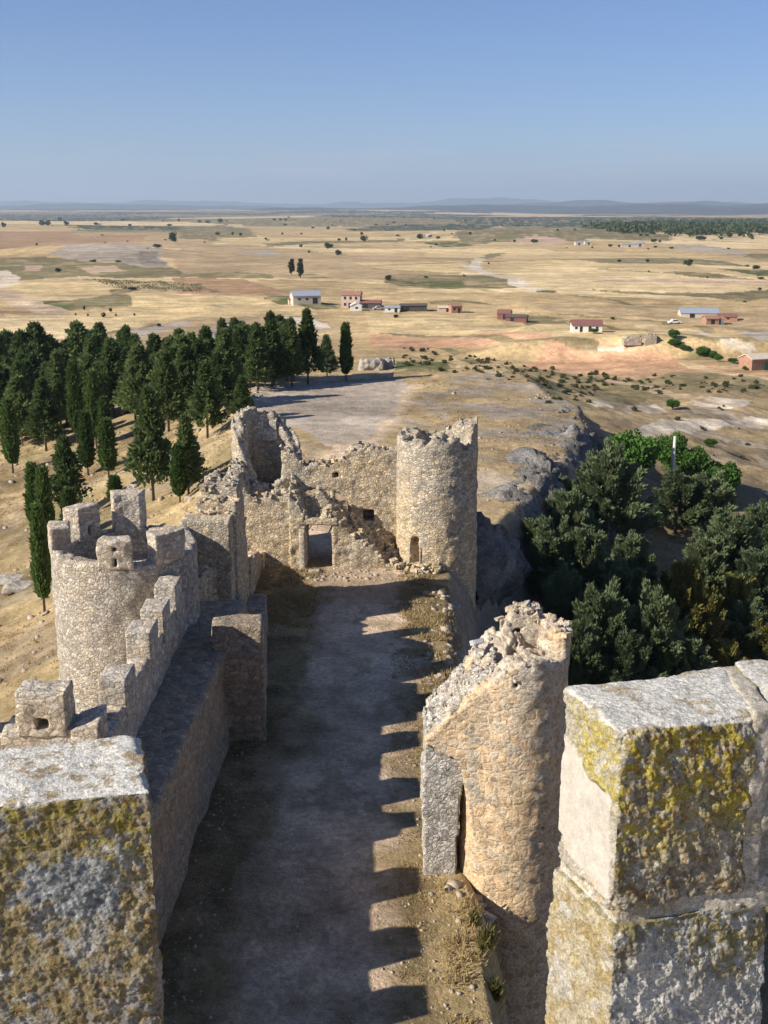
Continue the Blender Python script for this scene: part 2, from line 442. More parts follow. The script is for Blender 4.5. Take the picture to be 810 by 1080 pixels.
M = {}
M['tower_grey'] = masonry('grey_rubble_masonry', (.60, .505, .385), (.53, .475, .40), (.60, .53, .43), .18, .45, bumpd=.04, zs=1.35, var=.45, mort=.35)
M['gate_stone'] = masonry('ochre_rubble_masonry', (.72, .56, .355), (.55, .48, .375), (.72, .60, .44), .21, .6, bumpd=.045, warm_z=(0, 8), var=.46, mort=.35)
M['ruin_stone'] = masonry('warm_plastered_masonry', (.64, .455, .27), (.52, .455, .365), (.76, .61, .42), .27, .85, bumpd=.03, zs=1.25, warm_z=(-1, 9), mort=.95, var=.36, pits=.35)
M['core_stone'] = masonry('grey_wall_core_rubble', (.68, .60, .50), (.62, .575, .51), (.52, .46, .38), .17, .3, bumpd=.045, zs=1.2, var=.42, mort=.3, pits=.7)
M['curtain_stone'] = masonry('brown_curtain_masonry', (.46, .335, .22), (.37, .305, .23), (.47, .375, .27), .24, .55, bumpd=.04, var=.42)
M['merlon_stone'] = masonry('pale_merlon_masonry', (.66, .54, .395), (.55, .495, .415), (.66, .575, .46), .28, .5, bumpd=.03, var=.38, mort=.35)

def painted(name, scales, bumps, lo=.7, hi=1.3, rough=.95, rows=False):
    """albedo from the mesh's Col attribute, broken up by noise at real-world sizes"""
    t = NT(name, rough, .12)
    P = t.pos(); a = t.n('ShaderNodeVertexColor', layer_name='Col'); c = a.outputs[0]
    nrm = None
    for sc in scales:
        nz = t.noise(P, sc, 4, .62); c = t.mix(1.0, c, t.ramp(nz.outputs[0], (.28, (lo,) * 3), (.72, (hi,) * 3)), 'MULTIPLY')
    if rows:    # drill and harvest lines across the valley
        nz = t.noise(t.scale(P, (.004, .16, .0)), 1.0, 3, .6); c = t.mix(1.0, c, t.ramp(nz.outputs[0], (.3, (.78, .76, .72)), (.7, (1.16, 1.16, 1.16))), 'MULTIPLY')
    for sc, d in bumps:
        nz = t.noise(P, sc, 4, .6); nrm = t.bump(nz.outputs[0], d, 1.0, nrm)
    t.base(c); return t.done(nrm)

def plain_mat(name, c, rough=.8, var=.25, sc=3.0, bumpd=0):
    t = NT(name, rough, .3); P = t.pos(); nz = t.noise(P, sc, 4, .6)
    t.base(t.mix(1.0, c, t.ramp(nz.outputs[0], (.25, (1 - var,) * 3), (.75, (1 + var,) * 3)), 'MULTIPLY'))
    return t.done(t.bump(nz.outputs[0], bumpd) if bumpd else None)

def foliage(name, c1, c2, trans=.25):
    t = NT(name, .7, .25); P = t.pos(); oi = t.n('ShaderNodeObjectInfo'); nz = t.noise(P, .9, 3); n2 = t.noise(P, 6, 2)
    f = t.math('ADD', t.math('MULTIPLY', nz.outputs[0], .7), t.math('MULTIPLY', oi.outputs['Random'], .6))
    f = t.math('ADD', f, t.math('MULTIPLY', n2.outputs[0], .35))
    c = t.mix(t.map(f, .4, 1.15), c1, c2); t.base(c)
    tr = t.n('ShaderNodeBsdfTranslucent'); t.l(c, tr.inputs['Color'])
    mx = t.n('ShaderNodeMixShader'); mx.inputs[0].default_value = trans
    out = t.t.nodes['Material Output']; t.l(t.b.outputs[0], mx.inputs[1]); t.l(tr.outputs[0], mx.inputs[2]); t.l(mx.outputs[0], out.inputs['Surface'])
    return t.m
M['cypress'] = foliage('cypress_foliage', (.058, .10, .027), (.12, .185, .05), .4)
M['conifer'] = foliage('conifer_foliage', (.058, .098, .030), (.165, .215, .072), .42)
M['juniper'] = foliage('grey_green_foliage', (.095, .13, .062), (.21, .25, .12), .4)
M['olive_juniper'] = foliage('yellowing_foliage', (.10, .115, .035), (.22, .20, .055), .3)
M['broadleaf'] = foliage('bright_leaf_foliage', (.045, .11, .016), (.095, .19, .034))
M['scrub'] = foliage('scrub_foliage', (.06, .075, .03), (.14, .135, .06))
M['far_tree'] = foliage('far_tree_foliage', (.035, .055, .020), (.075, .10, .036))
M['bark'] = plain_mat('grey_bark', (.13, .10, .075), .95, .4, 8, .02)
M['dry_grass'] = foliage('dry_grass_blades', (.33, .24, .11), (.50, .38, .19), .3)
M['weed'] = foliage('olive_weed', (.09, .095, .03), (.22, .19, .07), .3)

# ------------------------------------------------------------------ terrain sheet with painted land cover
C = dict(wheat=(.54, .405, .215), wheat_l=(.62, .475, .265), wheat_d=(.46, .335, .175), tan=(.41, .30, .17), brown=(.36, .23, .13), red=(.50, .30, .175),
         olive=(.20, .17, .085), green=(.115, .125, .045), rock=(.37, .31, .24), rockd=(.20, .18, .16), white=(.62, .53, .41), road=(.42, .355, .285),
         hay=(.34, .255, .13), gravel=(.40, .35, .285), dirt=(.50, .375, .26), straw=(.45, .335, .165), dkgrass=(.20, .15, .075), asphalt=(.40, .335, .265), wood=(.05, .065, .03), pink=(.46, .33, .235))
def crop(x0, s, pts, y0=205): return [(x0 + a / s, y0 + b / s) for a, b in pts]
S4 = 3.857
A = lambda *p: crop(0, S4, p); B_ = lambda *p: crop(200, S4, p); C_ = lambda *p: crop(400, S4, p); D_ = lambda *p: crop(600, S4, p)
E_ = lambda *p: crop(380, 3.682, p, 340); F_ = lambda *p: crop(600, 3.857, p, 340)
POLYS = [
 # left quarter
 ('brown', A((-60, 150), (250, 150), (400, 180), (230, 205), (-60, 222))), ('tan', A((400, 180), (520, 160), (860, 165), (860, 230), (640, 215), (420, 200), (230, 205))),
 ('brown', A((330, 195), (420, 165), (600, 165), (560, 195))), ('olive', A((-60, 262), (280, 258), (480, 278), (700, 298), (860, 330), (560, 342), (330, 332), (60, 352), (-60, 330))),
 ('rock', A((190, 240), (250, 208), (440, 195), (620, 215), (700, 292), (600, 300), (480, 272), (300, 265))), ('rockd', A((545, 232), (640, 232), (700, 292), (600, 290))),
 ('pink', A((100, 290), (180, 288), (170, 312), (110, 312))), ('pink', A((340, 295), (470, 290), (500, 312), (350, 320))), ('red', A((690, 262), (860, 270), (860, 295), (730, 292))),
 ('tan', A((330, 342), (560, 350), (860, 365), (860, 405), (560, 390), (470, 372))), ('brown', A((700, 340), (860, 338), (860, 372), (700, 362))),
 ('wheat', A((40, 366), (120, 356), (480, 375), (470, 405), (330, 425), (120, 432), (40, 402))), ('olive', A((130, 440), (280, 430), (440, 410), (450, 385), (540, 378), (570, 390), (500, 405), (545, 440), (520, 455), (280, 476), (130, 456))),
 ('green', A((150, 432), (270, 432), (290, 455), (230, 476), (150, 456))), ('wheat', A((280, 478), (520, 458), (550, 392), (860, 405), (860, 490), (700, 515), (600, 520), (210, 490))),
 ('brown', A((-60, 470), (150, 482), (-60, 502))), ('wheat_l', A((-60, 505), (210, 490), (600, 522), (560, 548), (300, 592), (-60, 612))),
 ('olive', A((300, 598), (600, 548), (655, 525), (620, 520), (570, 545), (300, 585))), ('tan', A((380, 617), (560, 590), (700, 540), (860, 480), (1000, 560), (1000, 700), (300, 700))),
 # middle
 ('olive', B_((-40, 130), (150, 120), (240, 140), (280, 170), (120, 190), (-40, 180))), ('wheat_d', B_((220, 128), (560, 135), (780, 155), (860, 160), (700, 178), (300, 175))),
 ('wheat', B_((110, 175), (300, 180), (480, 190), (280, 210), (150, 205))), ('olive', B_((280, 200), (480, 190), (860, 182), (860, 192), (500, 200), (320, 215))),
 ('tan', B_((-40, 205), (240, 205), (500, 225), (700, 290), (860, 320), (860, 345), (380, 340), (-40, 335))), ('rock', B_((190, 235), (330, 225), (380, 245), (280, 255))),
 ('olive', B_((-40, 325), (140, 315), (330, 325), (340, 340), (-40, 338))), ('wheat_d', B_((170, 355), (380, 345), (860, 365), (860, 460), (560, 440), (440, 400), (300, 385))),
 ('brown', B_((-40, 340), (200, 345), (380, 385), (420, 405), (200, 410), (-40, 405))), ('green', B_((290, 420), (360, 410), (540, 440), (600, 470), (480, 465), (330, 438))),
 ('wheat', B_((-40, 405), (260, 425), (520, 475), (620, 490), (300, 500), (-40, 495))), ('wheat_d', B_((520, 475), (860, 485), (860, 570), (600, 545))), ('tan', B_((0, 510), (300, 490), (520, 500), (600, 545), (600, 620), (-40, 620))),
 ('rock', B_((60, 560), (120, 530), (240, 505), (260, 540), (110, 600))), ('white', B_((350, 498), (520, 510), (580, 540), (520, 545))),
 # right of centre
 ('olive', C_((0, 95), (300, 100), (350, 120), (0, 128))), ('olive', C_((300, 165), (470, 130), (640, 130), (860, 140), (860, 200), (610, 190), (450, 195), (370, 205))),
 ('red', C_((450, 135), (500, 128), (520, 140))), ('pink', C_((540, 185), (640, 165), (760, 180), (760, 200), (620, 205))), ('green', C_((150, 190), (330, 190), (385, 208), (280, 215))),
 ('wheat_d', C_((50, 232), (180, 235), (200, 255), (100, 262))), ('olive', C_((20, 335), (100, 325), (480, 330), (560, 355), (600, 378), (380, 382), (100, 375), (30, 360))), ('green', C_((100, 355), (330, 352), (360, 372), (140, 376))),
 ('olive', C_((350, 285), (400, 255), (460, 240), (520, 240), (420, 265), (390, 290), (440, 320), (400, 318))), ('tan', C_((-40, 305), (280, 318), (360, 325), (60, 330), (-40, 330))),
 ('green', C_((630, 385), (720, 395), (700, 402), (640, 396))), ('olive', C_((190, 435), (420, 435), (480, 445), (200, 448))), ('olive', C_((590, 490), (760, 505), (860, 540), (760, 540), (600, 515))),
 ('wheat', C_((-60, 480), (480, 505), (860, 560), (860, 600), (540, 600), (250, 590), (-60, 560))), ('red', C_((-60, 570), (250, 582), (860, 605), (860, 640), (-60, 625))), ('tan', C_((680, 455), (860, 455), (860, 470), (690, 468))),
 # right
 ('wood', D_((100, 130), (240, 142), (500, 150), (860, 160), (860, 128), (420, 122), (300, 118))), ('olive', D_((-60, 140), (200, 150), (430, 165), (400, 190), (200, 185), (-60, 170))), ('wheat_d', D_((-60, 195), (180, 190), (440, 205), (860, 260), (860, 285), (420, 235), (-60, 222))),
 ('rock', D_((420, 210), (520, 205), (680, 225), (740, 250), (600, 240), (440, 222))), ('olive', D_((700, 240), (860, 245), (860, 275), (740, 262))),
 ('olive', D_((40, 268), (120, 262), (430, 258), (620, 275), (730, 292), (480, 285), (130, 278))), ('green', D_((610, 302), (860, 308), (860, 332), (760, 328))), ('olive', D_((360, 318), (470, 312), (600, 322), (760, 345), (600, 345))),
 ('pink', D_((100, 355), (200, 345), (860, 352), (860, 362))), ('olive', D_((70, 385), (240, 395), (480, 398), (640, 405), (860, 385), (860, 420), (720, 440), (540, 418), (250, 405))), ('tan', D_((0, 460), (300, 455), (480, 470), (640, 480), (860, 470), (860, 560), (640, 560), (460, 520), (150, 490))),
 ('gravel', D_((680, 562), (860, 545), (860, 600), (760, 602))), ('wheat', D_((-60, 560), (300, 545), (330, 570), (210, 600), (-60, 600))),
 # bank, scrub slope
 ('red', F_((-100, 85), (80, 60), (200, 90), (400, 125), (860, 215), (860, 255), (500, 230), (300, 245), (-200, 180))), ('white', F_((45, 95), (180, 93), (240, 110), (80, 112))), ('wheat_d', F_((370, 60), (470, 75), (860, 150), (860, 175), (600, 150), (430, 105))),
 ('olive', F_((-150, 210), (300, 230), (420, 205), (560, 205), (860, 260), (860, 300), (500, 290), (-150, 320))), ('green', E_((140, 150), (330, 155), (360, 175), (180, 195))), ('olive', E_((230, 90), (420, 130), (560, 170), (810, 200), (810, 290), (560, 240), (430, 160))),
 ('green', E_((640, 290), (720, 275), (800, 290), (700, 312))),
 ('white', F_((300, 420), (380, 395), (470, 395), (620, 400), (860, 388), (860, 438), (550, 440), (420, 445), (340, 470), (260, 450))), ('white', F_((240, 345), (360, 340), (420, 370), (330, 375))), ('white', F_((500, 330), (640, 310), (750, 320), (720, 350), (560, 352))), ('white', F_((60, 320), (170, 335), (190, 355), (110, 345))),
 # castle hill
]
LINES = [  # colour, half width in metres, pixels
 ('dirt', 6, A((-60, 385), (20, 395), (100, 452), (230, 488))), ('white', 5, A((0, 312), (50, 338), (28, 365), (-30, 380))), ('road', 4.5, A((300, 640), (420, 600), (560, 570), (660, 540), (740, 520))),
 ('white', 4.5, C_((360, 285), (430, 320), (520, 340), (630, 388))), ('white', 4, C_((400, 262), (385, 285), (430, 318))), ('wheat_l', 3, D_((130, 525), (320, 540), (500, 560), (640, 605))), ('white', 1.6, D_((540, 565), (640, 605), (720, 640))),
 ('white', 4, C_((190, 170), (240, 150), (270, 145))), ('olive', 2.0, D_((0, 408), (180, 430), (330, 455), (470, 462))), ('olive', 1.6, D_((-60, 485), (200, 505), (400, 520), (560, 560))),
 ('olive', 2.4, C_((-60, 300), (300, 318))), ('olive', 2.0, C_((0, 565), (260, 580), (600, 595), (860, 605))), ('olive', 5, B_((-40, 118), (300, 122), (860, 125))), ('wheat_l', 1.5, E_((200, 120), (400, 160), (520, 190))), ('dirt', 1.5, F_((180, 240), (330, 262), (420, 290), (560, 330))), ('olive', 3, D_((150, 305), (330, 315), (500, 330), (720, 345))),
 ('wheat_l', 2.0, F_((480, 165), (700, 210), (860, 240))), ('olive', 1.5, F_((120, 10), (420, 40), (560, 70), (640, 62))),
]
def pip(x, y, poly):
    ins = np.zeros(x.shape, bool); n = len(poly)
    for i in range(n):
        x1, y1 = poly[i][:2]; x2, y2 = poly[(i + 1) % n][:2]
        if y1 == y2: continue
        ins ^= ((y1 > y) != (y2 > y)) & (x < (x2 - x1) * (y - y1) / (y2 - y1) + x1)
    return ins
def dline(x, y, pts):
    d = np.full(x.shape, 1e9)
    for (x1, y1), (x2, y2) in zip(pts[:-1], pts[1:]):
        L = (x2 - x1) ** 2 + (y2 - y1) ** 2 + 1e-9
        t = np.clip(((x - x1) * (x2 - x1) + (y - y1) * (y2 - y1)) / L, 0, 1)
        d = np.minimum(d, np.hypot(x - x1 - t * (x2 - x1), y - y1 - t * (y2 - y1)))
    return d

def land_colour(x, y, z):
    n = len(x); r = np.hypot(x, y); q = p3(x, y)
    c3 = lambda k: np.array(C[k])
    # patchwork of harvested fields, longer across the valley
    w = fbm(q / 120, 3, 71) * 60
    cell, f1, f2 = voro(np.stack([(x + w) / 300, (y + w * .6) / 120 + 0.0006 * x, np.zeros(n)], -1), 77, True)
    cell2, g1, g2 = voro(np.stack([(x + w) / 800, (y + w) / 900, np.zeros(n)], -1), 78, True)
    far = sstep(1500, 2600, r)[:, None]
    pal = np.array([C['wheat'], C['wheat_l'], C['wheat'], C['wheat_d'], C['wheat_l'], C['tan'], C['wheat'], C['olive'], C['wheat_d'], C['wheat_l']])
    palf = np.array([C['wheat'], C['wood'], C['olive'], C['wheat_d'], C['pink'], C['wood'], C['olive'], C['tan'], C['wood'], C['wheat_l']])
    col = pal[np.minimum((cell * 10).astype(int), 9)] * (1 - far) + palf[np.minimum((cell2 * 10).astype(int), 9)] * far
    edge = (1 - sstep(.015, .035, f2 - f1)) * (1 - far[:, 0]) * sstep(-.2, .3, fbm(q / 90, 3, 73)) * .85
    col = col * (1 - edge[:, None]) + c3('olive') * edge[:, None]
    jx = x + fbm(q / 40, 3, 81) * np.minimum(r * .005, 10); jy = y + fbm(q / 40 + 50, 3, 82) * np.minimum(r * .008, 16)
    allp = [(max(-60, a), max(b, 226)) for k, pts in POLYS for a, b in pts]; allg = GM(allp); o = 0
    for k, pts in POLYS:
        P = [(p[0], p[1]) for p in allg[o:o + len(pts)]]; o += len(pts)
        xs = [p[0] for p in P]; ys = [p[1] for p in P]
        bb = (jx > min(xs)) & (jx < max(xs)) & (jy > min(ys)) & (jy < max(ys))
        if not bb.any(): continue
        idx = np.nonzero(bb)[0]; m = pip(jx[idx], jy[idx], P); col[idx[m]] = c3(k)
    # vineyard rows
    vy = [G(a, b)[:2] for a, b in A((330, 342), (560, 350), (860, 365), (900, 400), (560, 388), (470, 372))]
    m = pip(x, y, vy); st = (np.sin((x * .5 + y * .2) * 1.1) > .2) & m; col[st] = c3('olive')
    for k, hw, pts in LINES:
        P = [tuple(p[:2]) for p in GM(pts)]; d = dline(jx, jy, P)
        m = d < hw; col[m] = col[m] * .15 + c3(k) * .85
    # weeds and bare patches in the olive and rocky ground
    pat = fbm(q / 9, 4, 91); pm = (sstep(.15, .6, pat) * sstep(.05, .12, .24 - col[:, 0] + .08))[:, None] * .6
    col = col * (1 - pm) + c3('tan') * pm
    nm = (r < 340) & (y > -60)
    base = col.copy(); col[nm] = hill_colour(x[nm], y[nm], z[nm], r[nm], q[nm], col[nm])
    late = np.zeros(n, bool); o = 0
    for k, pts in POLYS:
        if k in ('white', 'olive', 'green', 'red') and min(b for a, b in pts) > 342 and min(a for a, b in pts) > 400:
            late |= pip(jx, jy, [(p[0], p[1]) for p in allg[o:o + len(pts)]])
        o += len(pts)
    for k, hw, pts in LINES:
        if min(b for a, b in pts) > 365: late |= dline(jx, jy, [tuple(p[:2]) for p in GM(pts)]) < hw
    late &= (y > 125) | (x > 24)
    m_ = (late * (.62 + .38 * sstep(-.2, .4, fbm(q / 6, 4, 44))))[:, None]
    col = col * (1 - m_) + base * m_
    return np.clip(col, .02, .8)

def hill_colour(x, y, z, r, q, col):
    c3 = lambda k: np.array(C[k]); jx = x + fbm(q / 4, 3, 81) * .6; jy = y + fbm(q / 4 + 50, 3, 82) * .9
    hill = sstep(-17.2, -14.5, z) * (r < 330) * (1 - sstep(215, 265, y))
    g = fbm(q / 5, 4, 95)[:, None]; g2_ = fbm(q / 1.3, 4, 96)[:, None]
    hc = c3('hay') * (1 + .18 * g) + (c3('tan') - c3('hay')) * sstep(-.1, .6, g2_)
    hc = hc + (c3('olive') - hc) * .6 * sstep(.1, .6, fbm(q / 7 + 9, 4, 97))[:, None]
    hc = hc + (np.array((.23, .155, .085)) - hc) * .6 * sstep(.1, .45, fbm(np.stack([x / 5 + y / 9, y / 2.5 - x / 5, q[:, 2]], -1), 4, 98))[:, None]
    right = (x > np.interp(y, [0, 100, 250], [2, 2, 30])).astype(float)
    hc = hc + (c3('tan') * .95 - hc) * (right * .6)[:, None]
    rk = sstep(.30, .55, fbm(q / 4 + 30, 4, 99)) * (.75 * right * (y > 58) * (y < 165) + .30 * (1 - right))
    hc = hc + (c3('rock') - hc) * rk[:, None]
    rh = (dline(x, y, [tuple(G(a, b)[:2]) for a, b in ((455, 430), (500, 420), (560, 440), (600, 450))]) < 9) * sstep(-.1, .35, fbm(q / 2.5, 4, 33))
    hc = hc + (c3('rock') * .8 - hc) * rh[:, None]
    dr = x - np.interp(y, _ry, _rx); cl = sstep(-.2, .5, dr + .3 * g2_[:, 0]) * (1 - sstep(4, 7, dr)) * (y < 120) * (y > 0)
    hc = hc + (c3('rock') * .75 - hc) * (cl * .85)[:, None]
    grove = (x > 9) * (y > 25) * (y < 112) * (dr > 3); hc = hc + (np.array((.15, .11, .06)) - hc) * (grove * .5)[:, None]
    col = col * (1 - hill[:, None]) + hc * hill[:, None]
    # courtyard: worn pale track between grassy margins
    yard = (y > -5) & (y < 57.5) & (x > -6.5) & (x < 3.2) & (z > -2)
    cx = np.interp(y, [20, 26, 32, 38, 44, 50, 57], [-2.0, -2.0, -1.5, -1.2, -1.0, -1.0, -1.3]); hwid = np.interp(y, [20, 30, 40, 50, 57], [1.7, 1.75, 1.7, 1.75, 2.0])
    tr = 1 - sstep(-.7, .9, np.abs(x - cx) - hwid + .9 * g2_[:, 0])
    yc = c3('dkgrass') * (1 + .35 * g2_) ; yc = yc + (c3('tan') * .9 - yc) * sstep(0, .5, fbm(q / .8, 3, 12))[:, None] * .55
    yc = yc + (c3('straw') - yc) * (sstep(.8, 1.6, x) * (y < 37) * .55)[:, None]
    yc = yc + (c3('dirt') * (1 + .12 * g) - yc) * tr[:, None]
    bl = sstep(.25, .55, fbm(q / .9 + 77, 3, 13)) * tr; yc = yc + (c3('dkgrass') - yc) * (bl * .45)[:, None]
    lg = ((x < -3.4) & (y > 46)); yc[lg] = yc[lg] * .45 + c3('straw') * .55
    col[yard] = yc[yard]
    # approach behind the gate, parking ground
    park = [tuple(PZ(a, b, 0)[:2]) for a, b in ((258, 436), (272, 408), (330, 402), (418, 398), (428, 406), (412, 440), (385, 462), (345, 470), (318, 452), (290, 440))]
    pm = pip(jx, jy, park); col[pm] = c3('asphalt') * (1 + .10 * g[pm])
    rim = [tuple(PZ(a, b, 0)[:2]) for a, b in ((426, 408), (410, 440), (385, 462), (360, 480), (345, 500), (332, 540), (337, 590))]
    dd = dline(x, y, rim); w_ = (1 - sstep(.6, 2.2, dd + .8 * g2_[:, 0])) * (z > -2) * (y > 57.5) * (~pm)
    col = col + (c3('dirt') * 1.05 - col) * w_[:, None]
    return col

def build_terrain():
    # rings one picture row apart near the line of sight, then growing to the horizon
    rr = [.01, 2, 5, 8, 11] + list(np.arange(14, 72, .30)) + list(np.arange(72, 140, .5))
    while rr[-1] < 30000: rr.append(rr[-1] + min(max(.5, rr[-1] ** 2 / 64000), .022 * rr[-1]))
    rr = np.array(rr)
    az = np.radians(np.concatenate([np.arange(-180, -25, 5.0), np.arange(-25, 25, .08), np.arange(25, 180, 5.0)]))
    na, nr = len(az), len(rr)
    Rg, Ag = np.meshgrid(rr, az, indexing='ij')
    x = (Rg * np.sin(Ag)).ravel(); y = (Rg * np.cos(Ag)).ravel(); z = height(x, y)
    i, j = np.meshgrid(np.arange(nr - 1), np.arange(na), indexing='ij'); j2 = (j + 1) % na
    Fq = np.stack([(i * na + j).ravel(), (i * na + j2).ravel(), ((i + 1) * na + j2).ravel(), ((i + 1) * na + j).ravel()], -1)[:, ::-1]
    me = mesh_from('ground', np.stack([x, y, z], -1), Fq, True, land_colour(x, y, z))
    m = painted('ground_cover', (.02, .11, .8, 5.0, 22.0), ((1.2, .12), (9.0, .05)), .70, 1.30, rows=True)
    return tag(link('ground', me, m), 'dry hill and harvested plain', kind='structure')
ground = build_terrain()

# far ranges
def hills():
    parts = []
    for k, (dist, base, amp, seed, fr, x0, x1) in enumerate(((11000, 15, 50, 3, 2600., -14000, 14000), (17000, 60, 130, 8, 4200., -20000, 20000), (27000, 170, 260, 15, 6500., -26000, 26000))):
        xs = np.linspace(x0, x1, 420); d = np.linspace(-1, 1, 17)
        X, D = np.meshgrid(xs, d, indexing='ij'); x = X.ravel(); y = dist + D.ravel() * 1500 - 0.00001 * x ** 2
        ridge = base + amp * (fbm(p3(x / fr, y * 0 + seed * 9.1), 5, seed) * .75 + .25)
        side = np.interp(x, [-20000, -3000, 2500, 6000, 20000], [.7, .65, 1.0, 1.15, 1.0])
        z = -60 + (np.maximum(ridge, 5) * side + 60) * (1 - D.ravel() ** 2) ** .8 * (1 + .25 * fbm(p3(x / 900, y / 500), 4, seed + 2))
        n = len(d); i, j = np.meshgrid(np.arange(len(xs) - 1), np.arange(n - 1), indexing='ij'); kx = (i * n + j).ravel()
        parts.append((np.stack([x, y, z], -1), np.stack([kx, kx + n, kx + n + 1, kx + 1], -1)))
    V, Fs = join(parts)
    return tag(link('hills', mesh_from('hills', V, Fs), plain_mat('far_hill_woods', (.055, .065, .05), .95, .4, .002)), 'blue far hills along the horizon', kind='structure')
hills()

# air
def haze():
    V, Fq = hexa(rect(-31500, 31500, -31500, 31500, -130), rect(-31500, 31500, -31500, 31500, 620), 1e6)
    m = bpy.data.materials.new('haze_air'); m.use_nodes = True; t = m.node_tree
    for n in list(t.nodes): t.nodes.remove(n)
    o = t.nodes.new('ShaderNodeOutputMaterial'); v = t.nodes.new('ShaderNodeVolumePrincipled')
    v.inputs['Color'].default_value = (.69, .83, 1.0, 1); v.inputs['Density'].default_value = 7.0e-5; v.inputs['Anisotropy'].default_value = .15
    t.links.new(v.outputs[0], o.inputs['Volume'])
    tag(link('haze', mesh_from('haze', V, Fq, False), m), 'thin blue air over the plain', kind='stuff')
haze()

# ------------------------------------------------------------------ castle
def part(name, VF, mat, parent, color=None, loc=None):
    V, Fs = VF
    if loc is None: loc = parent.location
    return link(name, mesh_from(name, local(V, loc), Fs, True, color), mat, parent)

def rubble(parent, VF, mat, n, size, seed, zmin=-9, cond=None, o=None):
    # separate angular stones lying on the broken top of a wall
    V, Fq = VF; rs = R(seed); N = vnormals(V, Fq)
    m = (N[:, 2] > .35) & (V[:, 2] > zmin)
    if cond is not None: m &= cond(V)
    idx = np.nonzero(m)[0]
    if not len(idx): return
    P = V[rs.choice(idx, min(n, len(idx)), replace=False)]
    cube = np.array([(x, y, z) for z in (-1, 1) for x, y in ((-1, -1), (1, -1), (1, 1), (-1, 1))], float) * .5
    fq = np.array([(0, 3, 2, 1), (4, 5, 6, 7), (0, 1, 5, 4), (1, 2, 6, 5), (2, 3, 7, 6), (3, 0, 4, 7)])
    Vs, Fs = [], []
    for i, p in enumerate(P):
        sc = size * np.array([rs.uniform(.7, 1.5), rs.uniform(.6, 1.2), rs.uniform(.45, .9)]) * rs.uniform(.6, 1.25)
        v = (cube + rs.uniform(-.13, .13, (8, 3))) * sc
        a, b, g = rs.uniform(0, 6.28), rs.normal() * .25, rs.normal() * .25
        Mx = np.array(Matrix.Rotation(a, 3, 'Z') @ Matrix.Rotation(b, 3, 'X') @ Matrix.Rotation(g, 3, 'Y'))
        Vs.append(v @ Mx.T + p + np.array([0, 0, size * .12])); Fs.append(fq + 8 * i)
    A_, B_2 = np.concatenate(Vs), np.concatenate(Fs)
    me = mesh_from(o.data.name, local(np.concatenate([V, A_]), parent.location), [Fq, B_2 + len(V)], True)
    me.polygons.foreach_set('use_smooth', np.concatenate([np.ones(len(Fq), bool), np.zeros(len(B_2), bool)]))
    me.materials.append(mat); o.data = me

# --- the left curtain wall, seen along its top
def curtain():
    t = thing('curtain_wall', 'long brown curtain wall with a row of square merlons, running along the left side of the yard below', 'wall', (-6.5, 30, 0))
    xin = lambda y: np.interp(y, [14, 39, 44], [-5.78, -5.15, -5.1])
    def quadwall(y0, y1, xo0, xo1, z0, z1, res, **k):
        return stone_block([(xo0, y0, z0), (xin(y0), y0, z0), (xin(y1), y1, z0), (xo1, y1, z0)], [(xo0, y0, z1), (xin(y0), y0, z1), (xin(y1), y1, z1), (xo1, y1, z1)], res, **k)
    WZ = 3.3
    y0, y1 = 13, 41.5
    B = [(-7.75, y0, -7), (xin(y0) + .1, y0, -7), (xin(y1) + .1, y1, -7), (-7.75, y1, -7)]
    T = [(-7.75, y0, WZ), (xin(y0) - .30, y0, WZ), (xin(y1) - .26, y1, WZ), (-7.75, y1, WZ)]
    part('wall', stone_block(B, T, .2, amp=.07, freq=.9, seed=4), M['curtain_stone'], t)
    part('parapet', solid_box(-7.80, -7.16, 13.2, 28.0, 3.2, 4.62, .12, amp=.05, freq=1.6, seed=5), M['merlon_stone'], t)
    part('parapet', solid_box(-7.79, -7.15, 27.98, 38.4, 3.2, 4.78, .12, amp=.05, freq=1.6, seed=6), M['merlon_stone'], t)
    for y, hh, w in ((36.9, 5.6, 1.15), (34.65, 5.56, 1.1), (32.55, 5.6, 1.2), (29.2, 5.52, 1.25), (26.7, 5.3, 1.2), (24.1, 5.4, 1.25), (21.4, 5.36, 1.2), (19.2, 5.4, 1.0), (16.8, 5.4, 1.2), (14.4, 5.4, 1.1)):
        if y == 26.7: continue
        part('merlon', solid_box(-7.86, -7.10, y - w / 2, y + w / 2, 4.4, hh, .05, amp=.022, freq=3.2, rnd=1, seed=int(y * 10)), M['merlon_stone'], t)
    # thicker stretch by the round tower, set into the yard
    zt = 4.3
    B4 = lambda z, ya, yb: [(-5.9, ya, z), (-4.14 - (ya - 36) * .096, ya, z), (-4.14 - (yb - 36) * .096, yb, z), (-6.0, yb, z)]
    part('buttress', stone_block(B4(-1, 36, 37.3), B4(zt, 36, 37.3), .12, amp=.05, freq=1.6, seed=8, rnd=1), M['curtain_stone'], t)
    part('wall', stone_block(B4(-1, 37.2, 47.3), B4(1.5, 37.2, 47.3), .16, amp=.05, freq=1.6, seed=9, rnd=1), M['curtain_stone'], t)
    return t
curtain()

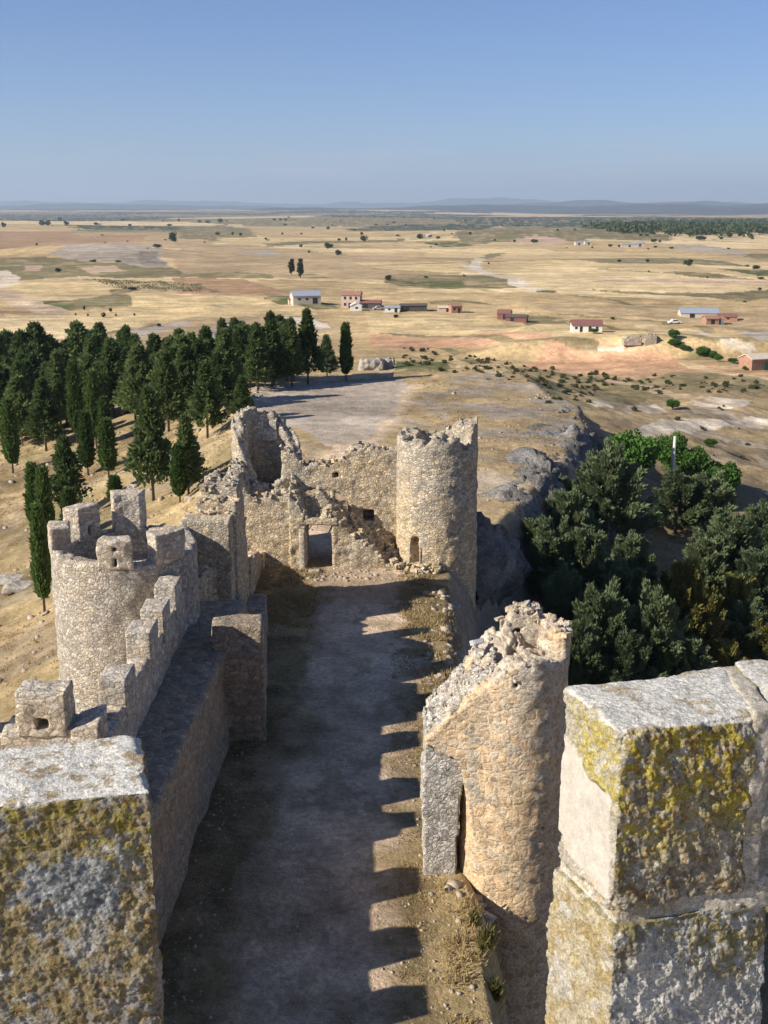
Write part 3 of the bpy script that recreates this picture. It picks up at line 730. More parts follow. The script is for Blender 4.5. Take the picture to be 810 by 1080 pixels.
# --- small battlement wall turning outwards
def side_battlement():
    t = thing('side_battlement', 'short crenellated wall with a square loophole through its merlon, below the grey tower', 'wall', (-9.5, 27, 0))
    part('wall', voxwall(-13.5, -7.5, 26.55, 27.5, -6, 5.05, lambda x, y, z: z < 4.78 + .25 * (x > -9.9) * (x < -8.0) + .15 * (x < -10.6), .12, 2, .05, 2, 11), M['merlon_stone'], t)
    a = PY(21, 722, 27); b = PY(77, 765, 27)
    hx = (a[0] + b[0]) / 2 - .03
    part('merlon', voxwall(a[0], b[0], 26.48, 27.35, b[2] - .1, a[2], lambda x, y, z: ~((np.abs(x - hx - .02) < .15) & (np.abs(z - b[2] - .27) < .15)), .05, 3, .035, 2.6, 12), M['merlon_stone'], t)
    part('merlon', voxwall(-13.4, a[0] - 1.15, 26.5, 27.4, 4.8, 5.7, lambda x, y, z: z < 9, .08, 2, .04, 2.6, 13), M['merlon_stone'], t)
    part('coping', stone_block([(b[0] + .05, 26.5, 4.5), (-7.35, 26.5, 4.5), (-7.35, 27.5, 4.5), (b[0] + .05, 27.5, 4.5)], [(b[0] + .05, 26.5, 5.02), (-7.35, 26.5, 5.2), (-7.35, 27.5, 5.38), (b[0] + .05, 27.5, 5.1)], .07, amp=.03, seed=14), M['merlon_stone'], t)
side_battlement()

# --- grey round tower with merlons, left
TLX, TLY, TLR = -9.55, 39.6, 2.62
def left_tower():
    t = thing('round_tower', 'grey round tower crowned with tall square merlons, at the left beside the curtain wall', 'tower', (TLX, TLY, 0))
    def top(x, y):
        a = np.arctan2(y - TLY, x - TLX)
        return 6.12 + .1 * np.sin(a * 2) + rag(x, y, .3, .10, 3) * .5
    part('wall', ring(TLX, TLY, TLR, .62, -9.5, 6.5, top, .11, None, 2, .035, 2.4, 21, .12), M['tower_grey'], t)
    n = 40; an = np.linspace(0, 2 * math.pi, n, endpoint=False)
    V = np.concatenate([[[TLX, TLY, 5.0]], np.stack([TLX + (TLR - .4) * np.cos(an), TLY + (TLR - .4) * np.sin(an), np.full(n, 5.0)], -1)])
    part('floor', (V, [np.array([(0, 1 + i, 1 + (i + 1) % n) for i in range(n)])]), M['core_stone'], t)
    # merlons: centre angle, half width, height, slit
    for deg, hw, hh, slit in ((-84, 13.5, 7.02, True), (-38, 15.0, 7.05, False), (98, 15, 7.55, False), (144, 15, 7.25, True), (196, 14, 7.05, False)):
        a0, h0 = math.radians(deg), math.radians(hw)
        def merlon():
            ni, nj, nk = int(2 * h0 * TLR / .06), 9, int((hh - 5.95) / .06)
            I, J, K = np.meshgrid(np.arange(ni) + .5, np.arange(nj) + .5, np.arange(nk) + .5, indexing='ij')
            S = np.ones(I.shape, bool)
            if slit: S &= ~((np.abs(I - ni / 2) < .9) & (K / nk > .12) & (K / nk < .42)); S &= ~((np.abs(I - ni / 2) < .9) & (K / nk > .66) & (K / nk < .78) & (J < 4))
            def f(i, j, k):
                a = a0 - h0 + i / ni * 2 * h0; r = TLR + .04 - j / nj * .74
                return np.stack([TLX + r * np.cos(a), TLY + r * np.sin(a), 5.95 + k / nk * (hh - 5.95)], -1)
            V, Fq = voxels(S, f); Fq = Fq[:, ::-1]; V = relax(V, Fq, 2); N = vnormals(V, Fq)
            return V + N * (fbm(V * 3, 3, int(deg + 99)) * .035)[:, None], Fq
        part('merlon', merlon(), M['merlon_stone'], t)
left_tower()

# --- broken wall between the round tower and the gatehouse
def link_wall():
    t = thing('broken_wall', 'broken stretch of wall between the left round tower and the gatehouse, its top stepped', 'wall', (-7.2, 50, 0))
    a = PY(211, 543, 47); b = PY(248, 622, 47)
    zt = a[2]
    def ins(x, y, z):
        xi = np.interp(y, [47, 56.5], [b[0] + .1, -6.22])
        up = np.interp(y, [47, 47.4, 47.45, 48.1, 48.15, 48.8, 48.85, 49.6, 50.0, 50.9, 56.5], [zt, zt, zt + .42, zt + .45, 6.15, 6.2, 6.6, 6.5, 4.4, 2.0, .7])
        return (z < up + rag(x, y, .4, .2, 5)) & (x < xi) & (x > np.interp(y, [47, 50, 54, 56], [-8.3, -7.85, -8.2, -8.5]))
    _vf = voxwall(-8.7, -6.1, 47, 56.6, -6, 7.6, ins, .11, 1, .04, 2, 31)
    _o = part('wall', _vf, M['gate_stone'], t); rubble(t, _vf, M['gate_stone'], 50, .26, 301, 2, o=_o)
    # block facing the keep
    part('end_block', voxwall(a[0] - .7, b[0] + .02, 45.9, 47.1, -2, zt + .02, lambda x, y, z: z < zt + rag(x, y, .5, .08, 6), .09, 1, .03, 2, 32), M['gate_stone'], t)
    # wall running on round the tower's far side to the end block
    part('tower_link', voxwall(-8.9, -6.9, 41.6, 46.0, -5, 5.6, lambda x, y, z: (z < np.where(x < -8.2, 5.0, 3.3) + rag(x, y, .4, .2, 7)) & (x < np.interp(y, [41, 46], [-8.1, -7.2])), .14, 2, .05, 2, 33), M['gate_stone'], t)
link_wall()

# --- gatehouse
def interp_profile(pix, y):
    pts = [PY(a, b, y) for a, b in pix]
    return [p[0] for p in pts], [p[2] for p in pts]
SHX, SHY, SHR = -6.25, 58.9, 1.85
def gatehouse():
    t = thing('gatehouse', 'ruined stone gatehouse with open doorway and broken stair at the far end of the yard', 'gatehouse', (-2.5, 57, 0))
    ym, yf = 57.6, 55.5
    mx, mz = interp_profile([(290, 478), (306, 478), (314, 487), (322, 491), (334, 488), (347, 487), (358, 485), (372, 476), (388, 473), (402, 475), (424, 475)], ym)
    d0, d1 = PY(322, 553, yf), PY(351, 603, yf)
    px_ = lambda p, y: PY(p, 540, y)[0]
    sq = [(PY(266.5, 501.5, ym), .12, .14), (PY(353.5, 501.5, ym), .12, .14)]
    win = PY(388, 544, ym)
    def ins(x, y, z):
        s = z < np.interp(x, mx, mz) + rag(x, y, .3, .34, 8)
        s &= ~((x > d0[0] - .45) & (x < d1[0] + .75) & (z < 3.7 - ((x - (d0[0] + d1[0]) / 2) * .5) ** 2))
        for p, a, b in sq: s &= ~((np.abs(x - p[0]) < a) & (np.abs(z - p[2]) < b) & (y < ym + .7))
        s &= ~((np.abs(x - win[0]) < .30) & (np.abs(z - win[2]) < .27) & (y < ym + 1.0))
        return s
    _vf = voxwall(-5.4, 1.6, ym, ym + 1.25, -1.0, 6.5, ins, .085, 2, .05, 2.2, 41)
    _o = part('main_wall', _vf, M['gate_stone'], t); rubble(t, _vf, M['gate_stone'], 90, .18, 302, 3.5, o=_o)
    # front wall: thick ruined stair mass with the door
    fx, fz = interp_profile([(304, 522), (312, 528), (317, 532), (322, 548), (336, 548), (349, 541), (356, 546), (366, 556), (378, 565), (390, 575), (402, 585), (414, 594), (424, 600)], yf)
    def insf(x, y, z):
        back = (y - yf) / (ym - yf)
        tp = np.interp(x, fx, fz) + rag(x, y, .42, .36, 9) + back * .55
        stair = np.floor(tp / .32) * .32
        s = z < np.where(x > d1[0], stair, tp)
        s &= ~((x > d0[0]) & (x < d1[0]) & (z < d0[2] + .02 - ((x - (d0[0] + d1[0]) / 2) * .25) ** 2))
        return s
    _vf = voxwall(fx[0], fx[-1], yf, ym + .02, -1.0, 4.8, insf, .085, 2, .06, 2.2, 42)
    _o = part('stair_wall', _vf, M['gate_stone'], t); rubble(t, _vf, M['gate_stone'], 80, .22, 303, .3, o=_o)
    # dressed door jamb stones and lintel
    jx = d0[0]
    part('door_jamb', stone_block(rect(jx - .34, jx - .01, yf - .09, yf + .5, -.1), rect(jx - .34, jx - .01, yf - .09, yf + .5, 2.15), .08, amp=.02, seed=43), M['merlon_stone'], t)
    part('lintel', stone_block(rect(jx - .5, d1[0] + .3, yf - .06, yf + .45, d0[2] - .05), rect(jx - .5, d1[0] + .3, yf - .06, yf + .45, d0[2] + .3), .09, amp=.03, seed=44), M['gate_stone'], t)
    part('threshold', stone_block(rect(jx + .15, jx + .75, yf - .75, yf - .4, -.1), rect(jx + .15, jx + .75, yf - .75, yf - .4, .16), .08, amp=.03, seed=45), M['merlon_stone'], t)
    # vertical rubble remains above the door, tying the front to the main wall
    rx, rz = interp_profile([(310, 560), (311, 540), (317, 530), (326, 527), (338, 524), (346, 532), (350, 542), (352, 560)], 56.6)
    _vf = voxwall(rx[0], rx[-1], 56.3, ym + .02, 1.8, 5.2, lambda x, y, z: (z < np.interp(x, rx, rz) + rag(x, y, .35, .5, 10)) & ~((x > d0[0] - .1) & (x < d1[0] + .1) & (z < 2.75)), .09, 1, .06, 2.2, 46)
    _o = part('rubble', _vf, M['gate_stone'], t); rubble(t, _vf, M['gate_stone'], 14, .22, 304, 2.5, o=_o)
    # half-open shell of the corner tower
    def top(x, y):
        a = np.degrees(np.arctan2(y - SHY, x - SHX)) % 360
        return np.interp(a, [0, 25, 55, 85, 130, 170, 195, 215, 235, 250, 268, 300, 330, 360], [5.2, 6.0, 7.0, 7.6, 7.65, 7.2, 7.0, 6.2, 5.2, 4.4, 4.0, 4.0, 4.1, 5.2]) + rag(x, y, .32, .42, 12)
    _vf = ring(SHX, SHY, SHR, .62, -5, 8.2, top, .10, None, 2, .05, 2.2, 47)
    _o = part('shell_tower', _vf, M['gate_stone'], t); rubble(t, _vf, M['gate_stone'], 80, .2, 305, 3.5, o=_o)
    # crenel stones left on its rim
    c0, c1 = PY(268, 440, 60.3), PY(293, 456, 60.3)
    cx, cz = PY(281.5, 448, 60.3)[0], PY(281, 447, 60.3)[2]
    part('crenel', voxwall(c0[0], c1[0], 59.9, 60.6, c1[2] - .4, c0[2], lambda x, y, z: ~((np.abs(x - cx) < .17) & (z > cz - .2)) & (z < c0[2] - .12 * (np.abs(x - cx) < .5)), .07, 2, .04, 2.5, 48), M['merlon_stone'], t)
    l0, l1 = PY(250, 446, 59), PY(262, 486, 59)
    part('crenel', voxwall(l0[0], l1[0], 58.6, 59.3, l1[2], l0[2], lambda x, y, z: z < l0[2] + rag(x, y, .3, .2, 13), .09, 2, .05, 2.5, 49), M['merlon_stone'], t)
    # plain wall closing the shell towards the yard
    wx, wz = interp_profile([(250, 500), (262, 518), (272, 521), (285, 523), (296, 521), (304, 524), (312, 530), (317, 534)], 56.0)
    _vf = voxwall(wx[0] - .4, wx[-1], 56.0, 57.3, -1, 5.4, lambda x, y, z: z < np.interp(x, wx, wz) + rag(x, y, .32, .36, 14), .09, 2, .05, 2.2, 50)
    _o = part('front_wall', _vf, M['gate_stone'], t); rubble(t, _vf, M['gate_stone'], 70, .22, 306, 3, o=_o)
gatehouse()

GTX, GTY, GTR = 2.78, 57.4, 2.08
def gate_tower():
    t = thing('round_tower', 'tall ochre round tower with small arched window and ragged top, right of the ruined gatehouse', 'tower', (GTX, GTY, 0))
    w = PY(436.5, 579, 55.8); wa = math.atan2(55.6 - GTY, w[0] - GTX)
    top0 = PY(464, 462, 56)[2]
    def top(x, y):
        a = np.degrees(np.arctan2(y - GTY, x - GTX)) % 360
        b = np.interp(a, [0, 20, 90, 180, 215, 250, 262, 275, 290, 303, 310, 322, 330, 345, 360], [.75, .7, -.3, -.4, -.15, -.25, .1, .15, .3, -.1, -.6, -.2, .7, .75, .75])
        return top0 + b + rag(x, y, .34, .34, 15)
    def holes(a, d, z):
        da = (a - wa + math.pi) % (2 * math.pi) - math.pi
        hw = .245 / GTR
        zz = w[2]
        ar = np.sqrt(np.clip(1 - (da / hw) ** 2, 0, 1)) * .25
        return (np.abs(da) < hw) & (z > zz - .72) & (z < zz + .46 + ar) & (d < .8)
    _vf = ring(GTX, GTY, GTR, .95, -6, 8.6, top, .082, holes, 2, .045, 2.2, 51, .1)
    _o = part('wall', _vf, M['gate_stone'], t); rubble(t, _vf, M['gate_stone'], 120, .2, 307, 5, o=_o)
    # window surround in dressed stone
    fr = []
    for s in (-1, 1):
        a = wa + s * .30 / GTR
        fr.append(stone_block(*[[(GTX + r * math.cos(a + s * o / GTR * .5), GTY + r * math.sin(a + s * o / GTR * .5), z) for r, o in ((GTR + .09, -.06), (GTR + .09, .16), (GTR - .3, .16), (GTR - .3, -.06))][::1] for z in (w[2] - .78, w[2] + .5)], .08, amp=.015))
    part('window_surround', (lambda J: J)(join([(v, f) for v, f in fr])), M['merlon_stone'], t)
    n = 24; an = np.linspace(0, 2 * math.pi, n, endpoint=False)
    V = np.concatenate([[[GTX, GTY, top0 - 1.6]], np.stack([GTX + 1.5 * np.cos(an), GTY + 1.5 * np.sin(an), np.full(n, top0 - 1.6)], -1)])
    part('floor', (V, [np.array([(0, 1 + i, 1 + (i + 1) % n) for i in range(n)])]), M['core_stone'], t)
    # low broken wall against its foot
    bx, bz = interp_profile([(400, 606), (420, 598), (440, 597), (455, 594), (462, 588), (464, 610), (465, 640)], 55.0)
    _vf = voxwall(bx[0], bx[-1], 54.6, 55.7, -5, 1.6, lambda x, y, z: z < np.interp(x, bx, bz) - .25 + rag(x, y, .4, .45, 16), .1, 2, .07, 2.0, 52)
    _o = part('foot_wall', _vf, M['gate_stone'], t); rubble(t, _vf, M['gate_stone'], 60, .26, 308, -3, o=_o)
gate_tower()

# --- ruined tower, right middle distance
RTX, RTY, RTR = 3.60, 28.5, 1.42
def ruined_tower():
    t = thing('ruined_tower', 'half fallen warm ochre tower, its rubble top sloping down to a grey wall stub', 'tower', (RTX, RTY, 0))
    def top(x, y):
        d = y - RTY
        z = np.interp(x + .10 * d, [1.2, 1.75, 2.3, 2.9, 3.2, 5.5], [4.45, 5.0, 5.65, 6.3, 6.5, 6.5])
        z = z + .10 * d * (x < 3.1)
        return z + rag(x, y, .26, .22, 17)
    def holes(a, d, z):
        h = np.zeros(a.shape, bool)
        for px, py, wd, hh in ((545, 724, .045, .10), (560, 702, .03, .1), (573, 879, .05, .06)):
            p = PY(px, py, RTY - 1.5); aa = math.atan2(-math.sqrt(max(RTR ** 2 - (p[0] - RTX) ** 2, .01)), p[0] - RTX)
            h |= (np.abs((a - aa + math.pi) % (2 * math.pi) - math.pi) < wd) & (np.abs(z - p[2]) < hh) & (d < .35)
        return h
    _vf = ring(RTX, RTY, RTR, RTR - .25, -6, 7.4, top, .06, holes, 2, .03, 2.2, 61, .08)
    _o = part('wall', _vf, M['ruin_stone'], t); rubble(t, _vf, M['ruin_stone'], 150, .14, 309, 4.2, o=_o)
    # the wall stub: section of the fallen curtain, facing the keep
    sx = [1.10, 1.35, 1.8, 2.2, 2.6, 3.0, 3.2]; sz = [4.25, 4.5, 5.0, 5.5, 5.95, 6.4, 6.5]
    def ins(x, y, z):
        xr = np.interp(z, [-1, 0, 1.2, 2.4, 3.0, 3.4, 3.8, 6], [2.06, 2.06, 2.06, 2.12, 2.22, 2.4, 2.9, 3.0])
        xl = 1.10 + .03 * np.sin(z * 2)
        tp = np.interp(x, sx, sz) + np.clip(y - 28, 0, 3) * .12 + rag(x, y, .24, .22, 18)
        return (x > xl) & (x < xr) & (z < tp)
    _vf = voxwall(1.0, 3.0, 27.8, 29.4, -1.2, 6.6, ins, .06, 1, .035, 3.0, 62)
    _o = part('wall_stub', _vf, M['core_stone'], t); rubble(t, _vf, M['core_stone'], 130, .14, 310, 3.6, o=_o)
    # pale facing that runs from the tower over the broken stub
    def insf(x, y, z):
        zl = np.interp(x, [1.1, 1.5, 1.9, 2.15, 2.35, 2.55, 2.8], [4.0, 3.85, 3.6, 3.15, 2.0, .8, -.6])
        tp = np.interp(x, sx, sz) - .10 + rag(x, y, .26, .16, 19)
        return (z > zl + rag(x, z, .3, .12, 20)) & (z < tp)
    def bend(V):
        V = V.copy(); V[:, 1] += np.interp(V[:, 0], [1.0, 1.9, 2.5, 3.3], [27.70, 27.58, 27.42, 27.14]); return V
    part('facing', voxwall(1.1, 3.2, 0, .8, -1.0, 6.8, insf, .055, 2, .025, 2.4, 63, bend), M['ruin_stone'], t)
    # parapet remains on the rim
    yb = RTY + 1.15
    c0, c1 = PY(527, 650, yb), PY(571, 690, yb)
    hx, hz = PY(543.5, 660, yb)[0], PY(543, 660, yb)[2]
    def insm(x, y, z):
        tp = np.interp(x, [c0[0], c0[0] + .2, c0[0] + .3, c0[0] + .8, c1[0]], [c0[2] - .15, c0[2] - .1, c0[2] + .25, c0[2] + .3, c0[2] + .1]) + rag(x, y, .22, .2, 21)
        return (z < tp) & ~(((x - hx) ** 2 + (z - hz) ** 2 < .13 ** 2) & (y < yb - .1))
    _vf = voxwall(c0[0], c1[0], yb - .55, yb + .2, 6.0, 8.2, insm, .06, 2, .03, 3, 64)
    _o = part('parapet', _vf, M['ruin_stone'], t); rubble(t, _vf, M['ruin_stone'], 40, .16, 311, 6.2, o=_o)
    def insr(x, y, z):
        a = np.arctan2(y - RTY, x - RTX); r = np.hypot(x - RTX, y - RTY)
        return (r < RTR + .02) & (r > RTR - .55) & (a > -.55) & (a < .75) & (z < 7.1 + rag(x, y, .25, .2, 22))
    _vf = voxwall(3.7, 5.2, 27.0, 30, 6.1, 7.5, insr, .06, 3, .03, 3, 65)
    _o = part('parapet', _vf, M['ruin_stone'], t); rubble(t, _vf, M['ruin_stone'], 30, .16, 312, 6.2, o=_o)
ruined_tower()

# --- keep battlements in front of the camera
def lichen_mat():
    t = NT('lichened_limestone', .95, .12); P = t.pos()
    a = t.n('ShaderNodeVertexColor', layer_name='Col'); c = a.outputs[0]
    n1 = t.noise(P, 60, 5, .65); n2 = t.noise(P, 190, 4, .7); n3 = t.noise(P, 18, 4, .6)
    n4 = t.noise(P, 110, 5, .72); n5 = t.noise(P, 420, 3, .7)
    c = t.mix(1.0, c, t.ramp(n1.outputs[0], (.3, (.58, .56, .52)), (.7, (1.32, 1.32, 1.28))), 'MULTIPLY')
    c = t.mix(1.0, c, t.ramp(n2.outputs[0], (.3, (.62, .60, .57)), (.68, (1.3, 1.3, 1.3))), 'MULTIPLY')
    c = t.mix(1.0, c, t.ramp(n5.outputs[0], (.3, (.72, .72, .70)), (.7, (1.25, 1.25, 1.25))), 'MULTIPLY')
    c = t.mix(t.map(n4.outputs[0], .58, .66, 0, .6), c, (.07, .06, .045))
    c = t.mix(t.map(n4.outputs[0], .40, .33, 0, .35), c, (.60, .58, .52))
    al = a.outputs[1]; c = t.mix(al, t.mix(1.0, a.outputs[0], t.ramp(n2.outputs[0], (.3, (.88, .88, .87)), (.7, (1.08, 1.08, 1.08))), 'MULTIPLY'), c)
    t.base(c)
    am = t.map(al, .26, 1, .3, 1)
    b = t.bump(t.math('MULTIPLY', n3.outputs[0], am), .008, .6); b = t.bump(t.math('MULTIPLY', n1.outputs[0], am), .008, 1.0, b); b = t.bump(t.math('MULTIPLY', n4.outputs[0], am), .005, 1.0, b); b = t.bump(t.math('MULTIPLY', n2.outputs[0], am), .003, .9, b)
    return t.done(b)
M['lichen_stone'] = lichen_mat()
pale, white_l, greyst = np.array((.50, .46, .39)), np.array((.52, .505, .475)), np.array((.36, .345, .32))
yel, ochre, dark, bluegrey, mortar_c = np.array((.36, .30, .06)), np.array((.30, .18, .055)), np.array((.15, .125, .09)), np.array((.30, .32, .34)), np.array((.46, .42, .355))
def blend(a, b, f): return a + (b - a) * np.clip(f, 0, 1)[:, None]

def keep():
    t = thing('keep_tower', 'foreground battlements of the keep, two thick merlons crusted with yellow and white lichen', 'tower', (0, 2.2, 15.4))
    slope = .0; yo = lambda x: 2.95 + slope * x
    body = [(-7, yo(-7)), (7, yo(7)), (7 + 2.4, yo(7) - 9), (-7 + 2.4, yo(-7) - 9)]
    body = [body[3], body[2], body[1], body[0]]
    part('wall', stone_block([(x, y, -8) for x, y in body], [(x, y, 15.42) for x, y in body], .8, amp=.03, rnd=0), M['merlon_stone'], t)
    res = .004
    def rough(V, Fq, amp, seed, rnd=5, lump=1.0, chip=1.0):
        V0 = V; V = relax(V, Fq, rnd); V2 = relax(V, Fq, 44, .95); ch = np.linalg.norm(V2 - V, axis=1)   # worn and chipped along the arrises
        V = V + (V2 - V) * chip * (.25 + 1.5 * sstep(-.15, .5, fbm(V * 8, 4, seed + 9)))[:, None]
        N = vnormals(V, Fq)
        k = 1 - .72 * sstep(.45, .8, N[:, 2])
        d = fbm(V * 5, 3, seed) * .010 + k * (lump * fbm(V @ _ROT.T * np.array([26, 26, 44]), 5, seed + 3, .66) * amp * .50)
        rough.d = d
        return V + N * d[:, None], Fq, N
    # left merlon
    zt, zb = EYE - 1.235 * 1.2, 15.3
    fr, fl, bl, br = [(a * 1.2, b * 1.2) for a, b in ((-.512, 2.222), (-1.10, 2.135), (-1.16, 2.36), (-.60, 2.52))]
    mk = lambda pts, z: [(x, y, z) for x, y in pts]
    V, Fq = hexa(mk((fl, fr, br, bl), zb + .08), mk((fl, fr, br, bl), zt), res)
    V, Fq, N = rough(V, Fq, .016, 101)
    u, w = V[:, 0], V[:, 2]; q = V
    c = np.tile(greyst, (len(V), 1)) * (1 + .25 * fbm(q * 9, 3, 3))[:, None]
    c = blend(c, np.array((.27, .205, .085)), sstep(-.45, .2, fbm(q * 26, 5, 5, .65) + .35 * fbm(q * 6, 2, 6)) * .85)
    c = blend(c, yel * .85, sstep(-.15, .35, fbm(q * 34, 5, 7, .65)) * sstep(-.30, -.06, w - zt + .14 * fbm(q * 6, 3, 8) + .02) * .85)
    c = blend(c, ochre, sstep(.2, .55, fbm(q * 36, 5, 9, .65)) * .5)
    c = blend(c, white_l * .75, sstep(.3, .6, fbm(q * 40, 5, 11, .65)) * .5)
    blob = np.hypot((u + .83) / .155, (w - zt + .27 + .25 * (u + .83)) / .10) + .7 * fbm(q * 18, 5, 13, .6)
    c = blend(c, bluegrey * (1 + .55 * fbm(q * 60, 3, 15))[:, None], (1 - sstep(.75, 1.05, blob)) * .95)
    topm = sstep(.35, .75, N[:, 2] + .25 * fbm(q * 14, 3, 17) + .2 * sstep(-.06, 0, w - zt))
    tc = np.tile(white_l * 1.4, (len(V), 1)) * (1 + .12 * fbm(q * 11, 3, 19))[:, None]
    tc = blend(tc, np.array((.36, .26, .13)), sstep(.10, .4, fbm(q * 24, 5, 21, .68)) * .8)
    c = blend(c, tc, topm)
    low = 1 - sstep(zb + .08, zb + .2, w + .03 * fbm(q * 9, 2, 2)); c = blend(c, greyst * .8, low * .4)
    part('merlon', (V, Fq), M['lichen_stone'], t, c)['label'] = 'merlon with white lichen on its top and a blue grey patch on its face'
    # right merlon: two courses, mortar between, next stone beyond a mortar joint
    cN, b_, r_, rb = np.array((.583, 2.516)), np.array((.487, 2.795)), np.array((.955, 2.628)), np.array((.955, 2.945))
    zt2, zj = EYE - 1.24, EYE - 1.775
    V, Fq = hexa(mk((cN, r_, rb, b_), zj + .02), mk((cN, r_, rb, b_), zt2), res)
    V, Fq, N = rough(V, Fq, .019, 131)
    q = V; w = V[:, 2]
    face = (V - np.array([*cN, 0]))
    dl = (r_ - cN) / np.linalg.norm(r_ - cN); s = face[:, 0] * dl[0] + face[:, 1] * dl[1]      # along the right face
    ll = (b_ - cN) / np.linalg.norm(b_ - cN); sl = face[:, 0] * ll[0] + face[:, 1] * ll[1]     # along the left face
    nl = np.array([-ll[1], ll[0]]); isleft = (N[:, 0] * nl[0] + N[:, 1] * nl[1]) > .6
    if isleft.sum() == 0: isleft = (N[:, 0] * -nl[0] + N[:, 1] * -nl[1]) > .6
    c = np.tile(np.array((.40, .35, .26)), (len(V), 1)) * (1 + .3 * fbm(q * 10, 3, 3))[:, None]
    c = blend(c, yel * np.array((1.35, 1.3, 1.2)), sstep(-.35, .1, fbm(q * 34, 5, 25, .65)) * sstep(-.52, -.22, w - zt2 + .18 * fbm(q * 6, 3, 8)))
    c = blend(c, ochre * 1.1, sstep(.1, .45, fbm(q * 38, 5, 29, .65)) * .7)
    c = blend(c, greyst * 1.5, sstep(.25, .5, fbm(q * 48, 5, 27, .65)) * .75)
    c = blend(c, dark, sstep(.4, .75, fbm(q * 30, 4, 31)) * .6)
    # left face: pale stone, yellow lichen high up, smooth lime patch lower down
    lc = np.tile(pale, (len(V), 1)) * (1 + .15 * fbm(q * 12, 3, 4))[:, None]
    lc = blend(lc, yel * 1.25, sstep(-.35, .1, fbm(q * 36, 5, 35, .65)) * sstep(-.26, -.19, w - zt2 + .03 * fbm(q * 9, 2, 6)) * sstep(.25, .12, sl + .05 * fbm(q * 12, 2, 7)) * .85)
    edge = .03 + .05 * sstep(-.16, -.2, w - zt2) * 0
    pe = .030 * fbm(q * 10, 3, 9)
    patch = sstep(.010, .020, sl + pe * .4) * sstep(-.165, -.180, w - zt2 - .22 * (sl - .10) + pe) * sstep(-.475, -.455, w - zt2 + pe)
    lc = blend(lc, np.array((.48, .435, .375)) * (1 + .09 * fbm(q * 30, 2, 3))[:, None], patch)
    lc = blend(lc, ochre * 1.6, sstep(.2, .6, fbm(q * 28, 4, 37)) * sstep(-.40, -.5, w - zt2) * .5)
    c[isleft] = lc[isleft]
    topm = sstep(.4, .75, N[:, 2] + .2 * fbm(q * 14, 3, 17) + .15 * sstep(-.03, 0, w - zt2))
    tc = np.tile(white_l * 1.35, (len(V), 1)) * (1 + .10 * fbm(q * 11, 3, 39))[:, None]
    tc = blend(tc, np.array((.40, .31, .16)), sstep(.28, .55, fbm(q * 17, 5, 41, .65)) * .7); tc = blend(tc, yel * 1.1, sstep(.5, .8, fbm(q * 9, 3, 43)) * .5)
    c = blend(c, tc, topm)
    # the lime patch is smooth: pull its relief back
    flat = (patch * isleft); c = np.concatenate([c, 1 - .74 * flat[:, None]], 1)
    m1 = part('merlon', (V + N * (flat * (.006 + .15 * rough.d - rough.d))[:, None], Fq), M['lichen_stone'], t, c)
    m1['label'] = 'merlon with yellow lichened face and smooth lime patch on its lit side'
    # mortar bed
    off = lambda p, d, e=0: (p[0] + d, p[1] + e)
    V, Fq = hexa(mk((off(cN, .012, .004), off(r_, .09, .03), off(rb, .05, -.01), off(b_, .004, -.01)), zj - .045), mk((off(cN, .012, .012), off(r_, .09, .035), off(rb, .05, -.01), off(b_, .012, -.01)), zj + .05), .006)
    V, Fq, N = rough(V, Fq, .006, 151, 4, 1.0, .2)
    c = np.tile(mortar_c * 1.25, (len(V), 1)) * (1 + .18 * fbm(V * 18, 4, 3))[:, None]; c = blend(c, np.array((.36, .27, .13)), sstep(.3, .7, fbm(V * 20, 4, 5)) * .5)
    part('mortar_bed', (V, Fq), M['lichen_stone'], m1, c, loc=t.location)
    # lower course
    V, Fq = hexa(mk((off(cN, .02, -.012), off(r_, .10, .02), off(rb, .06, .03), off(b_, -.028, .01)), zb), mk((off(cN, .006, -.004), off(r_, .09, .03), off(rb, .06, .03), off(b_, -.012, 0)), zj - .015), res)
    V, Fq, N = rough(V, Fq, .018, 161, 5, 1.0, .6)
    q = V; w = V[:, 2] - zj
    isleft = N[:, 0] * -.94 + N[:, 1] * -.33 > .6
    c = np.tile(np.array((.58, .56, .52)), (len(V), 1)) * (1 + .22 * fbm(q * 9, 3, 3))[:, None]
    sx = q[:, 0] - cN[0]
    c = blend(c, np.array((.30, .25, .10)), sstep(-.3, .2, fbm(q * 34, 5, 45, .65)) * sstep(-.26, -.10, w + .25 * sx - .05 + .08 * fbm(q * 7, 2, 5)) * .9)
    c = blend(c, np.array((.20, .16, .11)), sstep(.1, .5, fbm(q * 21, 4, 47)) * sstep(.16, .04, sx) * .7)
    lc = np.tile(np.array((.47, .41, .30)), (len(V), 1)) * (1 + .15 * fbm(q * 13, 3, 6))[:, None]
    lc = blend(lc, np.array((.36, .27, .10)), sstep(-.1, .4, fbm(q * 24, 4, 49)) * .65); lc = blend(lc, white_l, sstep(.35, .65, fbm(q * 14, 4, 51)) * .7)
    c[isleft] = lc[isleft]
    part('lower_course', (V, Fq), M['lichen_stone'], m1, c, loc=t.location)
    # next stone and the vertical joint
    r2, rb2 = (1.75, 3.02), (1.75, 3.17)
    V, Fq = hexa(mk((off(r_, .035, .022), r2, rb2, off(rb, .03, .01)), zj - .02), mk((off(r_, .035, .022), r2, rb2, off(rb, .03, .01)), zt2 + .012), .007)
    V, Fq, N = rough(V, Fq, .012, 171, 5)
    q = V
    c = np.tile(np.array((.38, .35, .30)), (len(V), 1)) * (1 + .2 * fbm(q * 9, 3, 3))[:, None]
    c = blend(c, np.array((.30, .25, .08)), sstep(-.1, .4, fbm(q * 15, 4, 55)) * sstep(-.3, -.1, q[:, 2] - zt2) * .8)
